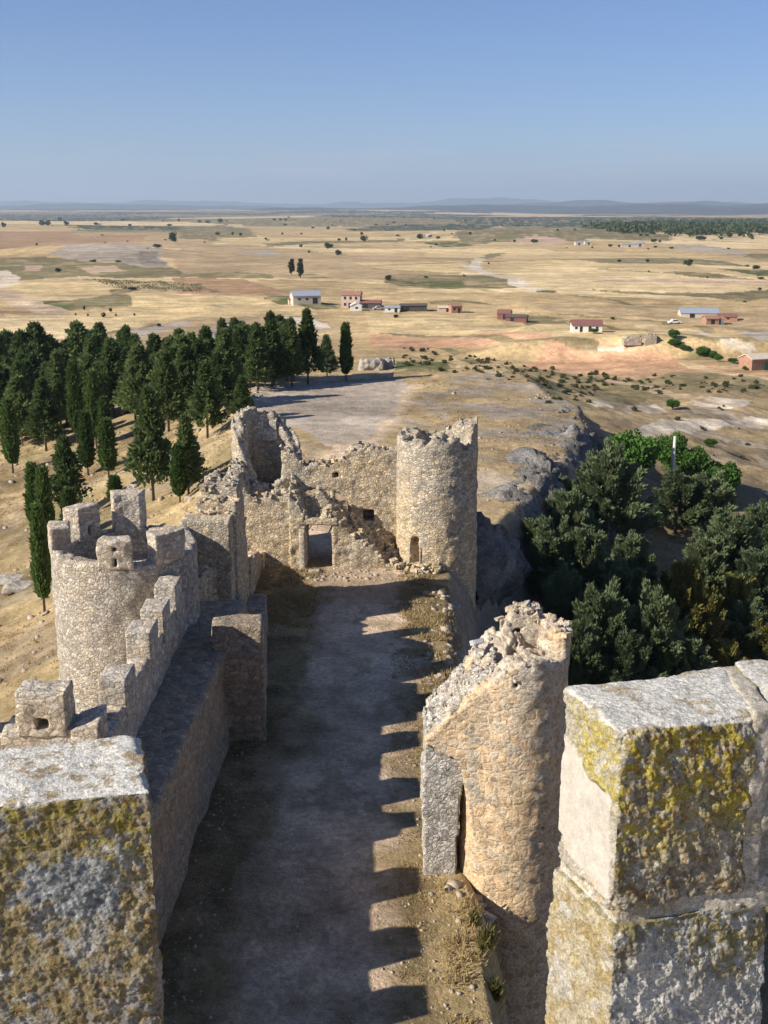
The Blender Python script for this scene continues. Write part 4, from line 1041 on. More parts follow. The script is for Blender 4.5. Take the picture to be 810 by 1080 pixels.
    topm = sstep(.4, .75, N[:, 2] + .2 * fbm(q * 14, 3, 17)); tc = np.tile(white_l * 1.2, (len(V), 1)); tc = blend(tc, np.array((.40, .27, .13)), sstep(.1, .45, fbm(q * 15, 5, 57, .65)) * .8)
    c = blend(c, tc, topm)
    part('adjoining_stone', (V, Fq), M['lichen_stone'], m1, c, loc=t.location)
    V, Fq = hexa(mk((off(r_, -.012, .004), off(r_, .05, .022), off(rb, .05, 0), off(rb, -.01, -.005)), zj), mk((off(r_, -.012, .004), off(r_, .05, .022), off(rb, .05, 0), off(rb, -.01, -.005)), zt2 + .002), .006)
    V, Fq, N = rough(V, Fq, .007, 181, 4, 1.0, .25)
    c = np.tile(mortar_c * 1.2, (len(V), 1)) * (1 + .2 * fbm(V * 16, 4, 3))[:, None]; c = blend(c, np.array((.36, .29, .12)), sstep(.2, .6, fbm(V * 14, 4, 5)) * .5)
    part('mortar_joint', (V, Fq), M['lichen_stone'], m1, c, loc=t.location)
keep()

# ------------------------------------------------------------------ cliff of grey rock along the edge
def cliff():
    ys = np.arange(57.5, 109, .26)
    o = np.array([-5.5, -3.5, -2, -1, -.3, .3, .9, 1.3, 1.5, 1.3, 1.5, 2.0, 2.4, 2.6, 3.2, 4.0, 5.0, 6.5])
    zz = np.array([-.6, -.1, .15, .15, .0, -.35, -1.0, -1.9, -2.9, -3.9, -4.9, -5.9, -6.9, -7.9, -8.9, -10, -11.5, -13.5])
    k = np.linspace(0, len(o) - 1, 56); o = np.interp(k, np.arange(len(o)), o); zz = np.interp(k, np.arange(len(zz)), zz)
    n = len(o); Y, I = np.meshgrid(ys, np.arange(n), indexing='ij')
    ex = np.interp(Y, _ry, _rx); dx = np.gradient(np.interp(ys, _ry, _rx), ys)[:, None]
    nx = 1 / np.sqrt(1 + dx ** 2); ny = -dx / np.sqrt(1 + dx ** 2)
    amp = np.interp(Y, [20, 54, 60, 100, 108], [.35, .35, 1.0, 1.0, .5])
    end = sstep(109, 104, Y) * .999
    V = np.stack([ex + nx * o[I] * (.6 + .4 * amp), Y + ny * o[I] * amp, zz[I] * 1.0 + (1 - end) * -3], -1).reshape(-1, 3)
    lim = np.where(Y.ravel() < 56, ex.ravel() - .4, -99); V[:, 0] = np.maximum(V[:, 0], lim)
    V[:, 2] -= np.where((Y.ravel() < 56) & (I.ravel() < 12), .55, 0)
    am = amp.ravel() * np.clip((k[I].ravel()) / 3.0, .12, 1)
    i, j = np.meshgrid(np.arange(len(ys) - 1), np.arange(n - 1), indexing='ij'); q = (i * n + j).ravel()
    Fq = np.stack([q, q + 1, q + n + 1, q + n], -1)[:, ::-1]
    N = vnormals(V, Fq)
    cel, f1, f2 = voro(V * np.array([.45, .45, .7]) + fbm(V / 2, 2, 5)[:, None] * .3, 8)
    d = fbm(V / 5.5, 3, 3) * 1.5 + (cel - .5) * .55 + (1 - np.abs(fbm(V / 1.3, 5, 6, .6)) * 2) * .35 - (1 - sstep(0, .10, f2 - f1)) * .25
    V = V + N * (d * am)[:, None]
    c = np.tile(np.array((.255, .24, .22)), (len(V), 1)) * (1 + .4 * fbm(V / 1.2, 5, 9, .6))[:, None]
    Nn = vnormals(V, Fq)
    c = blend(c, np.array((.15, .14, .13)), sstep(.1, .5, fbm(V / 2.5, 4, 14)) * .6)
    g = sstep(.55, .85, np.abs(Nn[:, 2]) + .35 * fbm(V / 1.5, 3, 10)); c = blend(c, np.array((.36, .28, .16)), g * .5 * sstep(-.2, .3, fbm(V / 2, 3, 12)))
    m = painted('cliff_rock', (1.5, 8.0, 30.0), ((1.6, .5), (6.0, .16), (22.0, .05)), .6, 1.35)
    tag(link('cliff', mesh_from('cliff', V, Fq, True, c), m), 'weathered grey rock face dropping away on the right of the castle', kind='structure')
cliff()

# ------------------------------------------------------------------ plants
def unit(v): return v / (np.linalg.norm(v, axis=1, keepdims=True) + 1e-9)
def sprays(P, D, L, Wd, rs):
    n = len(P); D = unit(D); S = unit(np.cross(D, rs.normal(size=(n, 3)))); B = np.cross(D, S)
    L = np.broadcast_to(L, n)[:, None]; Wd = np.broadcast_to(Wd, n)[:, None]
    m = P + D * L * .42
    V = np.stack([P, m + S * Wd + B * Wd * .3, P + D * L, m - S * Wd + B * Wd * .3], 1).reshape(-1, 3)
    return V, np.arange(4 * n).reshape(n, 4)
def crown_cypress(seed, n=2600):
    rs = R(seed); t = rs.beta(1.3, 1.25, n) ; t = t * .86 + .13
    prof = np.clip((t - .10) / .25, 0, 1) ** .6 * np.clip((1.02 - t) / .75, 0, 1) ** .55
    a = rs.uniform(0, 2 * math.pi, n); lump = 1 + .22 * fbm(np.stack([np.cos(a) * 1.5, np.sin(a) * 1.5, t * 9], -1), 2, seed)
    r = .5 * prof * np.sqrt(rs.uniform(.25, 1, n)) * lump
    P = np.stack([r * np.cos(a), r * np.sin(a), t], -1); P[:, 2] *= 7
    D = np.stack([np.cos(a) * .35, np.sin(a) * .35, np.full(n, 1.0)], -1) + rs.normal(size=(n, 3)) * .25
    return sprays(P, D, rs.uniform(.35, .65, n), rs.uniform(.07, .13, n), rs)
def crown_conifer(seed, nb=120, per=34, wide=1.0, top=1.0):
    rs = R(seed); Ps, Ds = [], []
    for i in range(nb):
        t = .14 + .84 * (i / nb) ** .9; a = i * 2.399 + rs.uniform(-.5, .5)
        prof = min(1, (t - .06) / .16) ** .6 * (1 - t) ** (.92 * top) * 1.2
        Lb = 1.75 * wide * prof * rs.uniform(.65, 1.18) + .12
        up = rs.uniform(.15, .55) + .5 * t
        d = np.array([math.cos(a), math.sin(a), up]); d /= np.linalg.norm(d)
        k = int(per * (.35 + .65 * Lb / 1.75)) + 6
        s = rs.uniform(.22, 1, k) ** .75
        P = np.array([0, 0, t * 7]) + d * (s * Lb)[:, None] + rs.normal(size=(k, 3)) * .10 * (.4 + .6 * Lb) + np.array([0, 0, .12]) * (s ** 2)[:, None]
        Ps.append(P); Ds.append(d + np.array([0, 0, .25]) + rs.normal(size=(k, 3)) * .55)
    k = 60; z = rs.uniform(5.9, 7.1, k); Ps.append(np.stack([rs.normal(size=k) * .05, rs.normal(size=k) * .05, z], -1)); Ds.append(np.array([0, 0, 1.]) + rs.normal(size=(k, 3)) * .35)
    P, D = np.concatenate(Ps), np.concatenate(Ds); n = len(P)
    return sprays(P, D, rs.uniform(.28, .52, n), rs.uniform(.07, .14, n), rs)
def crown_juniper(seed, npl=64, per=165):
    rs = R(seed); Ps, Ds = [], []
    for i in range(npl):
        t = rs.uniform(.05, .95); a = i * 2.399 + rs.uniform(-.6, .6)
        rad = 2.1 * (1 - t ** 2.2) ** .7 * rs.uniform(.55, 1.0)
        b = np.array([rad * .55 * math.cos(a), rad * .55 * math.sin(a), .4 + t * 5.0])
        d = np.array([math.cos(a) * (1.0 - .6 * t), math.sin(a) * (1.0 - .6 * t), .55 + 1.1 * t + rs.uniform(-.15, .3)]); d /= np.linalg.norm(d)
        Lp = rs.uniform(1.4, 2.5) * (1 - .2 * t)
        s = rs.uniform(0, 1, per) ** .85; w = .34 * (1 - s) ** .7 * np.sqrt(rs.uniform(.1, 1, per)) + .04
        S = unit(np.cross(d[None], rs.normal(size=(per, 3))))
        Ps.append(b + d * (s * Lp)[:, None] + S * w[:, None]); Ds.append(d * 1.2 + S * .5 + rs.normal(size=(per, 3)) * .22)
    P, D = np.concatenate(Ps), np.concatenate(Ds); n = len(P)
    return sprays(P, D, rs.uniform(.22, .46, n), rs.uniform(.06, .12, n), rs)
def crown_leafy(seed, ncl=46, per=110, h=5.0, r=2.4, lift=1.2, leaf=.2):
    rs = R(seed); c = unit(rs.normal(size=(ncl, 3))) * (rs.uniform(.35, 1, ncl) ** .5)[:, None]
    c = c * np.array([r, r, (h - lift) / 2]) * .82 + np.array([0, 0, (h + lift) / 2]); c += rs.normal(size=c.shape) * .12
    u = unit(rs.normal(size=(ncl * per, 3))); P = np.repeat(c, per, 0) + u * (r * .30 * rs.uniform(.3, 1, ncl * per) ** .4)[:, None]
    D = u + rs.normal(size=P.shape) * .8 + np.array([0, 0, .3])
    return sprays(P, D, rs.uniform(.8, 1.4, len(P)) * leaf * 1.4, rs.uniform(.8, 1.3, len(P)) * leaf * .6, rs)
def trunk_mesh(h, r, seed, limbs=5, up=.75):
    rs = R(seed); parts = [tube([(0, 0, -.6), (.02, .01, h * .3), (rs.uniform(-.06, .06), rs.uniform(-.06, .06), h * up)], [r * 1.15, r * .85, r * .25], 8)]
    for i in range(limbs):
        a = i * 2.4; z = h * rs.uniform(.25, .6); L = h * .16
        parts.append(tube([(0, 0, z), (math.cos(a) * L * .6, math.sin(a) * L * .6, z + L * .4), (math.cos(a) * L, math.sin(a) * L, z + L * .9)], [r * .4, r * .28, r * .1], 5))
    return join(parts)
PROT = {}
def proto(kind, crown, mat, trunk):
    cm = mesh_from(kind + '_crown', crown[0], crown[1], False); cm.materials.append(mat)
    tm = mesh_from(kind + '_trunk', trunk[0], trunk[1], True); tm.materials.append(M['bark'])
    PROT.setdefault(kind, []).append((cm, tm))
for s_ in range(3): proto('cypress', crown_cypress(200 + s_), M['cypress'], trunk_mesh(7, .085, s_, 0, .7))
for s_ in range(4): proto('conifer', crown_conifer(210 + s_, wide=(1, .85, 1.15, .95)[s_], top=(1.1, 1.3, .95, 1.2)[s_]), M['conifer'], trunk_mesh(7, .12, s_, 4))
for s_ in range(4): proto('juniper', crown_juniper(220 + s_), M['juniper'], trunk_mesh(6.5, .16, s_, 5))
for s_ in range(2): proto('yellowing', crown_juniper(230 + s_, 40, 170), M['olive_juniper'], trunk_mesh(6.5, .14, s_, 5))
for s_ in range(2): proto('leafy', crown_leafy(240 + s_), M['broadleaf'], trunk_mesh(4, .13, s_, 5))
proto('poplar', crown_leafy(250, 60, 60, 10, 1.15, .6, .26), M['far_tree'], trunk_mesh(10, .16, 3, 3))
for s_ in range(3): proto('shrub', crown_leafy(260 + s_, 14, 46, 1.0, .75, .02, .13), M['scrub'], trunk_mesh(.6, .05, s_, 0))
for s_ in range(3): proto('far_tree', crown_leafy(270 + s_, 20, 36, 4.6, 2.3, .5, .38), M['far_tree'], trunk_mesh(3, .15, s_, 0))

TR = R(77)
def plant(kind, name, label, cat, p, h, hw, group=None, parts=True, var=None):
    """h height and hw half width in metres at ground point p"""
    ph, pr = dict(cypress=(7, .5), conifer=(7, 1.7), juniper=(6.9, 2.4), yellowing=(6.9, 2.4), leafy=(5, 2.5), poplar=(10, 1.3), shrub=(1.05, .95), far_tree=(4.7, 2.6))[kind]
    cm, tm = PROT[kind][TR.randint(len(PROT[kind])) if var is None else var]
    rz = TR.uniform(0, 6.28)
    if not parts:
        o = link(name, cm); o.location = p; o.rotation_euler = (0, 0, rz); o.scale = (hw / pr, hw / pr, h / ph); return tag(o, label, cat, group)
    o = thing(name, label, cat, p, group, rz)
    k = hw / pr
    c = link('crown', cm, None, o); c.scale = (k, k, h / ph)
    b = link('trunk', tm, None, o); b.scale = ((k + 1) / 2, (k + 1) / 2, h / ph)
    return o
def mpp(p): return (p[1] * cp + (EYE - p[2]) * sp) / F_PX      # metres per photo pixel at a point

GW = 'conifers of the dark plantation left of the parking ground'
GC = 'slim cypresses at the open edge of the dark plantation'
def from_px(rows, kind, name, label, cat, group, parts=True, kx=1.0):
    P = GM([(a, b) for a, b, *_ in rows]); out = []
    for (px, pb, pt, hw, *rest), p in zip(rows, P):
        m = mpp(p); lb = rest[0] if rest else label
        out.append(plant(kind, name, lb, cat, tuple(p - np.array([0, 0, .1])), (pb - pt) * m / .97, hw * m * kx, group if not rest else group, parts))
    return out
# cypresses, edge of the plantation
from_px([(14, 499, 423, 6.5), (93, 501, 436, 6.5), (115, 504, 443, 7), (82, 468, 385, 6), (102, 472, 394, 6), (32, 450, 383, 6), (8, 450, 388, 6), (136, 405, 347, 5), (111, 470, 420, 6), (190, 530, 470, 6.5), (185, 440, 370, 6.5), (143, 440, 385, 6), (205, 420, 355, 5), (121, 388, 362, 3.5)],
        'cypress', 'cypress_tree', 'slim dark cypress with bare trunk foot among the conifers of the left plantation', 'tree', GC, kx=1.15)
for row, lb in (((365, 402, 344, 5), 'single slim cypress standing apart at the edge of the grey parking ground'), ((47, 645, 533, 7), 'tall slim cypress on the dry slope just outside the grey round tower'),
                ((39, 566, 490, 6.5), 'cypress behind the tall slim one on the slope left of the grey tower'), ((53, 610, 495, 7.5), 'bushier cypress between two slim ones left of the grey round tower'),
                ((75, 572, 515, 6.5), 'short cypress just behind the merlons of the grey round tower'), ((122, 530, 501, 6), 'very small cypress alone on the dry grass behind the grey tower')):
    from_px([row], 'cypress', 'cypress_tree', lb, 'tree', None, kx=1.15)
for row, lb in (((162, 528, 413, 23), 'broad dark conifer on a bare trunk at the plantation front, nearest the grey tower'), ((199, 522, 440, 21), 'conifer with low skirt casting shade beside the broken wall'),
                ((219, 462, 385, 20), 'rounded dark conifer on a short trunk beside the slope under the parking ground'), ((256, 444, 398, 15), 'small conifer standing at the corner of the grey parking ground'), ((73, 545, 463, 17), 'open feathery young conifer on the slope behind the grey tower')):
    from_px([row], 'conifer', 'conifer_tree', lb, 'tree', None, kx=1.1)
rows = [(49, 476, 403, 21), (24, 470, 400, 20), (6, 440, 358, 20), (28, 430, 354, 20), (43, 425, 346, 22), (65, 455, 375, 20), (86, 420, 345, 21), (325, 405, 331, 17), (308, 408, 340, 17), (287, 408, 334, 18), (272, 412, 345, 17), (345, 400, 356, 12), (240, 428, 352, 19), (255, 412, 350, 17), (232, 440, 375, 18), (212, 430, 362, 18), (178, 455, 375, 20), (150, 450, 368, 20), (120, 440, 362, 20), (100, 430, 358, 18), (-10, 470, 385, 22), (-12, 430, 360, 22), (60, 418, 362, 18)]
rs_ = R(5)
for k in range(74):
    f = rs_.uniform(0, 1); px = -15 + 330 * f; hi = np.interp(px, [-15, 120, 200, 260, 320], [468, 455, 440, 412, 402]); pb = rs_.uniform(396, hi)
    rows.append((px, pb, pb - (rs_.uniform(58, 76) if pb > 420 else rs_.uniform(44, 54)) * (1 if px < 220 else 1.15), rs_.uniform(14, 21)))
from_px(rows, 'conifer', 'conifer_tree', 'dark conifer standing in the dense plantation left of the parking ground', 'tree', GW, kx=1.1)

# grove below the cliff on the right
GR = 'grey green conifers of the grove below the cliff'
from_px([(638, 575, 470, 44), (596, 600, 515, 32), (580, 645, 546, 36), (611, 655, 554, 40), (661, 645, 562, 30), (592, 690, 598, 32), (630, 722, 611, 40), (684, 725, 615, 36), (764, 630, 540, 42), (795, 665, 578, 34), (783, 705, 630, 32), (655, 690, 590, 34), (740, 640, 560, 30), (610, 735, 650, 30), (660, 745, 660, 30), (560, 600, 545, 22), (620, 560, 500, 26), (720, 735, 668, 30), (800, 610, 530, 30)],
        'juniper', 'juniper_tree', 'bushy grey green conifer packed into the grove below the cliff', 'tree', GR, kx=1.1)
for row, lb in (((745, 566, 498, 34), 'bluish conifer at the far side of the grove, below the pale pole'), ((712, 562, 495, 28), 'grey green conifer at the far side of the grove behind the bare clearing')):
    from_px([row], 'juniper', 'juniper_tree', lb, 'tree', None, kx=1.1)
from_px([(714, 695, 585, 34), (737, 705, 612, 28), (700, 660, 600, 24), (802, 715, 650, 28), (764, 735, 672, 24), (770, 690, 600, 26)], 'yellowing', 'yellowing_conifer', 'yellowing olive conifer on the near side of the grove below the cliff', 'tree', 'yellowing conifers of the grove', kx=1.1)
from_px([(695, 745, 682, 14), (634, 745, 694, 14), (607, 745, 690, 13)], 'conifer', 'young_conifer', 'young pointed conifer at the front of the grove behind the lichened merlon', 'tree', 'young conifers in the grove', kx=1.1)
for row, lb in (((665, 508, 452, 28), 'large bright green leafy tree at the far edge of the grove beside the rock'), ((706, 506, 457, 18), 'bright green leafy tree left of the pale pole'), ((728, 512, 468, 19), 'bright green leafy tree right of the pale pole'), ((760, 527, 484, 19), 'bright green rounded leafy tree at the right end of the grove'),
                ((709, 432, 420, 7), 'small round bush between the white tracks above the grove'), ((749, 471, 462, 7), 'small round bush alone on the tan slope beyond the leafy trees')):
    from_px([row], 'leafy', 'leafy_tree' if row[3] > 8 else 'round_bush', lb, 'tree' if row[3] > 8 else 'bush', None, kx=1.08)

# trees and bushes out on the plain
def cr(x0, rows, y0=205): return [(x0 + a / S4, y0 + (b + h / 2) / S4, y0 + (b - h / 2) / S4, w / 2 / S4) for a, b, w, h in rows]
GP = 'dark trees and bushes dotted over the plain'
plain_trees = cr(0, [(15, 125, 22, 20), (172, 118, 28, 22), (195, 118, 26, 22), (245, 101, 22, 16), (270, 118, 24, 16), (390, 120, 20, 12), (150, 203, 10, 10), (237, 308, 28, 18), (343, 462, 12, 18), (450, 470, 14, 20), (308, 487, 9, 12), (358, 490, 9, 12), (547, 488, 10, 12), (645, 530, 24, 14), (728, 105, 12, 12), (690, 125, 24, 10), (530, 125, 18, 10), (472, 490, 8, 14), (500, 103, 20, 8), (640, 210, 40, 16), (380, 270, 30, 10), (480, 272, 26, 10), (540, 382, 40, 14)]) + \
    cr(200, [(75, 112, 26, 12), (40, 110, 16, 12), (113, 160, 26, 12), (175, 160, 12, 14), (207, 163, 14, 14), (378, 160, 10, 10), (310, 180, 10, 12), (453, 210, 16, 12), (700, 160, 14, 14), (608, 184, 14, 12), (637, 182, 12, 14), (485, 233, 14, 10), (805, 340, 24, 22), (500, 135, 18, 8), (563, 137, 16, 12), (345, 103, 16, 10), (368, 103, 16, 10), (390, 103, 16, 10), (455, 160, 10, 8), (670, 145, 10, 8)]) + \
    cr(400, [(207, 170, 18, 10), (238, 176, 22, 12), (265, 146, 10, 10), (232, 203, 14, 8), (345, 330, 12, 8), (38, 338, 28, 18), (370, 158, 12, 14), (445, 280, 10, 8), (725, 145, 10, 12), (350, 106, 12, 8), (550, 190, 12, 12), (470, 185, 12, 8), (190, 335, 20, 8), (630, 190, 30, 18)]) + \
    cr(600, [(205, 270, 18, 12), (320, 270, 18, 14), (563, 337, 12, 8), (325, 312, 10, 6), (168, 208, 20, 12), (205, 210, 14, 12), (345, 188, 26, 16), (535, 178, 42, 22), (370, 190, 12, 14), (95, 215, 10, 8), (725, 290, 20, 8), (655, 165, 26, 22), (695, 160, 36, 26), (735, 165, 22, 16), (620, 178, 16, 14), (290, 165, 20, 10), (715, 435, 16, 6), (780, 340, 30, 10)])
for k in range(50):
    px = rs_.uniform(0, 810); pb = rs_.choice([229, 232, 235, 238, 243, 248, 255, 262]) + rs_.uniform(-1.5, 1.5); w = rs_.uniform(.7, 1.6) * (1 if pb > 234 else .8)
    if px > 640 and pb < 250: continue
    plain_trees.append((px, pb, pb - w * rs_.uniform(.9, 1.5), w * rs_.uniform(1, 1.8)))
from_px(plain_trees, 'far_tree', 'distant_tree', 'small dark tree or bush dotted on the wide plain', 'tree', GP, False, 1.05)
for row, lb in zip(cr(0, [(707, 176, 40, 44), (420, 490, 22, 22)]) + cr(200, [(125, 108, 26, 18), (565, 210, 40, 24), (605, 238, 32, 22), (711, 180, 36, 24)]) + cr(400, [(168, 172, 36, 22), (68, 495, 26, 14)]) + cr(600, [(485, 278, 44, 26), (760, 297, 38, 18), (775, 384, 20, 12), (180, 503, 22, 12)]),
                   ('large lone tree beside the grey quarry hill', 'low bush in the pale field above the dark plantation', 'dark clump of trees at the far field edge above the poplars', 'greyish round tree on the tan fields above and right of the poplars', 'round dark tree lower of the two right of the poplars', 'dark blue green tree at the field edge right of the poplars',
                    'dark round tree by the far track near the middle', 'low round bush in the stubble below the long dark shed', 'largest round dark tree in the right hand fields', 'round tree at the end of the green strip', 'small tree on the grey mound at far right', 'small bush behind the white house')):
    from_px([row], 'far_tree', 'distant_tree', lb, 'tree', None, False, 1.05)
for row, lb in zip(cr(200, [(415, 292, 26, 70), (451, 298, 28, 86)]), ('shorter of two dark poplars standing in the fields', 'taller of two dark poplars standing in the fields')):
    from_px([row], 'poplar', 'poplar_tree', lb, 'tree', None)
for row, lb in zip(cr(600, [(100, 554, 40, 22), (40, 550, 38, 14)]) + cr(600, [(425, 48, 50, 40), (430, 82, 60, 34), (545, 118, 60, 40), (580, 130, 50, 30), (607, 145, 40, 26), (664, 154, 42, 24), (470, 102, 50, 20), (714, 185, 20, 18)], 340),
                   ('round bush at the right corner of the white house', 'round bush before the door of the white house', 'bright leafy tree behind the stone ruin', 'leafy tree just below the one behind the stone ruin', 'leafy tree at the left end of the hedge row below the fields', 'leafy bush in the middle of the hedge row', 'lower leafy bush right of the hedge row middle', 'leafy bush near the brick shed', 'olive bush beside the stone ruin', 'small bush at the wall of the brick shed')):
    from_px([row], 'leafy', 'leafy_bush', lb, 'bush', None, False)
rows = []
for k in range(230):
    u = rs_.uniform(0, 1)
    if u < .45: px = rs_.uniform(425, 600); pb = np.interp(px, [425, 600], [364, 392]) + rs_.uniform(0, 22)
    elif u < .75: px = rs_.uniform(600, 800); pb = rs_.uniform(394, 412) + (px - 600) * .02
    elif u < .9: px = rs_.uniform(560, 640); pb = rs_.uniform(395, 428)
    else: px = rs_.uniform(620, 800); pb = rs_.uniform(405, 500)
    w = rs_.uniform(1.4, 4.6); rows.append((px, pb, pb - w * rs_.uniform(.7, 1.1), w))
from_px(rows, 'shrub', 'scrub_bush', 'low olive scrub bush on the dry slopes beyond the castle rock', 'bush', 'scrub bushes on the slopes', False)

# far pine wood, one mass
def vineyard():
    rs = R(19)
    a0 = G(95, 294.5); a1 = G(212, 299); b0 = G(122, 304.5); b1 = G(212, 308.5)
    pts = []
    for u in np.linspace(0, 1, 40):
        p, q = a0 + (a1 - a0) * u, b0 + (b1 - b0) * u
        k = 26; s_ = rs.uniform(0, 1, k)[:, None]; pts.append(p + (q - p) * s_ + rs.normal(size=(k, 3)) * .3)
    P = np.concatenate(pts); P[:, 2] = height(P[:, 0], P[:, 1])
    V, Fq = sprays(P, rs.normal(size=P.shape) * .6 + np.array([0, 0, .8]), .7, .25, rs)
    tag(link('vineyard_rows', mesh_from('vineyard_rows', V, Fq, False), M['scrub']), 'rows of vines in a brown field on the left of the plain', 'vines', kind='stuff')
vineyard()
def far_wood():
    rs = R(9); n = 1500; px = rs.uniform(640, 815, n); x = []; 
    pr = np.stack([px, np.interp(px, [640, 690, 815], [240, 237, 236]) + rs.uniform(-1.5, 9, n) * np.interp(px, [640, 700, 815], [.3, 1, 1])], -1)
    P = GM([tuple(a) for a in pr]); P[:, 0] += rs.normal(size=n) * 12; P[:, 1] += rs.normal(size=n) * 60; P[:, 2] = height(P[:, 0], P[:, 1])
    Vs = []; 
    k = 9
    base = np.repeat(P, k, 0) + np.stack([rs.normal(size=n * k) * 3.5, rs.normal(size=n * k) * 3.5, rs.uniform(0, 9, n * k)], -1)
    V, Fq = sprays(base, unit(rs.normal(size=(n * k, 3))) + np.array([0, 0, .3]), 5.0, 2.4, rs)
    tag(link('far_woodland', mesh_from('far_woodland', V, Fq, False), M['far_tree']), 'dark pine wood far out on the plain at the right', 'woodland', kind='stuff')
far_wood()

# dry grass and weeds
def grass_mesh(pts, hmin, hmax, rs, wid=.02, lean=.5, per=4):
    n = len(pts); P = np.repeat(pts, per, 0) + np.stack([rs.normal(size=n * per) * .07, rs.normal(size=n * per) * .07, np.full(n * per, -.03)], -1)
    D = np.stack([rs.normal(size=n * per) * lean, rs.normal(size=n * per) * lean, np.ones(n * per)], -1)
    return sprays(P, D, rs.uniform(hmin, hmax, n * per), wid, rs)
def grass():
    rs = R(31); parts = []
    def area(n, x0, x1, y0, y1, hmin, hmax, wid, thr, fs, per=4, cond=None):
        x = rs.uniform(x0, x1, n); y = rs.uniform(y0, y1, n); m = fbm(p3(x / fs, y / fs), 3, 61) > thr
        if cond is not None: m &= cond(x, y)
        x, y = x[m], y[m]; z = height(x, y); ok = z > -15.5; parts.append(grass_mesh(np.stack([x, y, z], -1)[ok], hmin, hmax, rs, wid, .55, per))
    area(6500, .3, 2.6, 17, 50, .04, .14, .013, -.05, .9, 5)
    area(3000, -5.6, -3.3, 18, 47, .04, .12, .013, .0, .8)
    area(1500, -6.2, -3.2, 47, 56, .1, .3, .02, -.2, .8, 5)
    area(900, .8, 2.4, 47, 55, .1, .25, .02, -.1, .8, 5)
    area(2600, 1.6, 4.2, 17, 50, .1, .34, .02, -.1, .9, 5)
    area(14000, -75, -10.5, 45, 135, .1, .3, .03, .0, 4, 4, lambda x, y: (x < -10.5 - (y - 60) * .04))
    area(6000, -14, 22, 64, 140, .1, .3, .03, .1, 3, 4, lambda x, y: ~((x > -14) & (x < 3.5) & (y > 82)))
    V, Fs = join(parts)
    tag(link('dry_grass', mesh_from('dry_grass', V, Fs, False), M['dry_grass']), 'dry straw coloured grass tufts on the yard edges and hillsides', 'grass', kind='stuff')
grass()
def loose_stones():
    rs = R(57); P, Sz = [], []
    def area(n, x0, x1, y0, y1, a, b, cond=None):
        x = rs.uniform(x0, x1, n); y = rs.uniform(y0, y1, n)
        if cond is not None: m = cond(x, y); x, y = x[m], y[m]
        P.append(np.stack([x, y, height(x, y)], -1)); Sz.append(a + (b - a) * rs.uniform(0, 1, len(x)) ** 3)
    area(3000, -5.3, 2.4, 17, 56, .015, .065)
    area(220, -5.4, -4.6, 17, 48, .03, .10); area(300, .9, 2.2, 20, 50, .03, .11); area(420, 1.7, 3.6, 18, 52, .03, .24); area(260, 2.6, 5.0, 18, 52, .06, .34); area(220, -6, 2, 53.5, 55.4, .04, .2)
    area(900, -60, -11, 45, 130, .08, .45); area(900, 3, 20, 62, 130, .05, .28, lambda x, y: fbm(p3(x / 5, y / 5), 3, 5) > .1); area(300, -14, 4, 62, 84, .05, .2)
    P = np.concatenate(P); Sz = np.concatenate(Sz); n = len(P)
    a = rs.uniform(0, 6.28, n); ca, sa = np.cos(a), np.sin(a)
    o = np.array([(x, y, z) for z in (-.4, .5) for x, y in ((-.8, -.7), (.8, -.7), (.8, .7), (-.8, .7))])
    V = o[None] * rs.uniform(.6, 1.15, (n, 1, 3)) + rs.uniform(-.24, .24, (n, 8, 3))
    V = np.stack([V[..., 0] * ca[:, None] - V[..., 1] * sa[:, None], V[..., 0] * sa[:, None] + V[..., 1] * ca[:, None], V[..., 2]], -1) * Sz[:, None, None] * .8 + P[:, None]
    f = np.array([(4, 5, 6, 7), (0, 1, 5, 4), (1, 2, 6, 5), (2, 3, 7, 6), (3, 0, 4, 7)])
    Fq = (f[None] + 8 * np.arange(n)[:, None, None]).reshape(-1, 4)
    tag(link('loose_stones', mesh_from('loose_stones', V.reshape(-1, 3), Fq, True), plain_mat('loose_limestone', (.38, .315, .235), .95, .35, 5)), 'small loose stones strewn over the yard and the slopes', 'stones', kind='stuff')
loose_stones()
for i, (px, py, s_, lb) in enumerate(((512, 1010, 1.0, 'olive weed growing from the cliff edge beside the ruined tower foot'), (522, 1045, .8, 'larger dry weed below the other on the cliff edge by the ruined tower'), (500, 985, .6, 'small weed at the top of the cliff edge beside the ruined tower'))):
    p = PZ(px, py + 14, -.7); rs = R(400 + i); n = 260
    a = rs.uniform(0, 6.28, n); V, Fq = sprays(np.stack([rs.normal(size=n) * .09, rs.normal(size=n) * .09, rs.uniform(0, .55, n)], -1) * s_, np.stack([np.cos(a) * .55, np.sin(a) * .55, np.ones(n)], -1), rs.uniform(.15, .45, n) * s_, .02, rs)
    o = link('weed_plant', mesh_from('weed_plant', V, Fq, False), M['weed']); o.location = (p[0], p[1], h1(p[0], p[1]) - .05); tag(o, lb, 'plant')

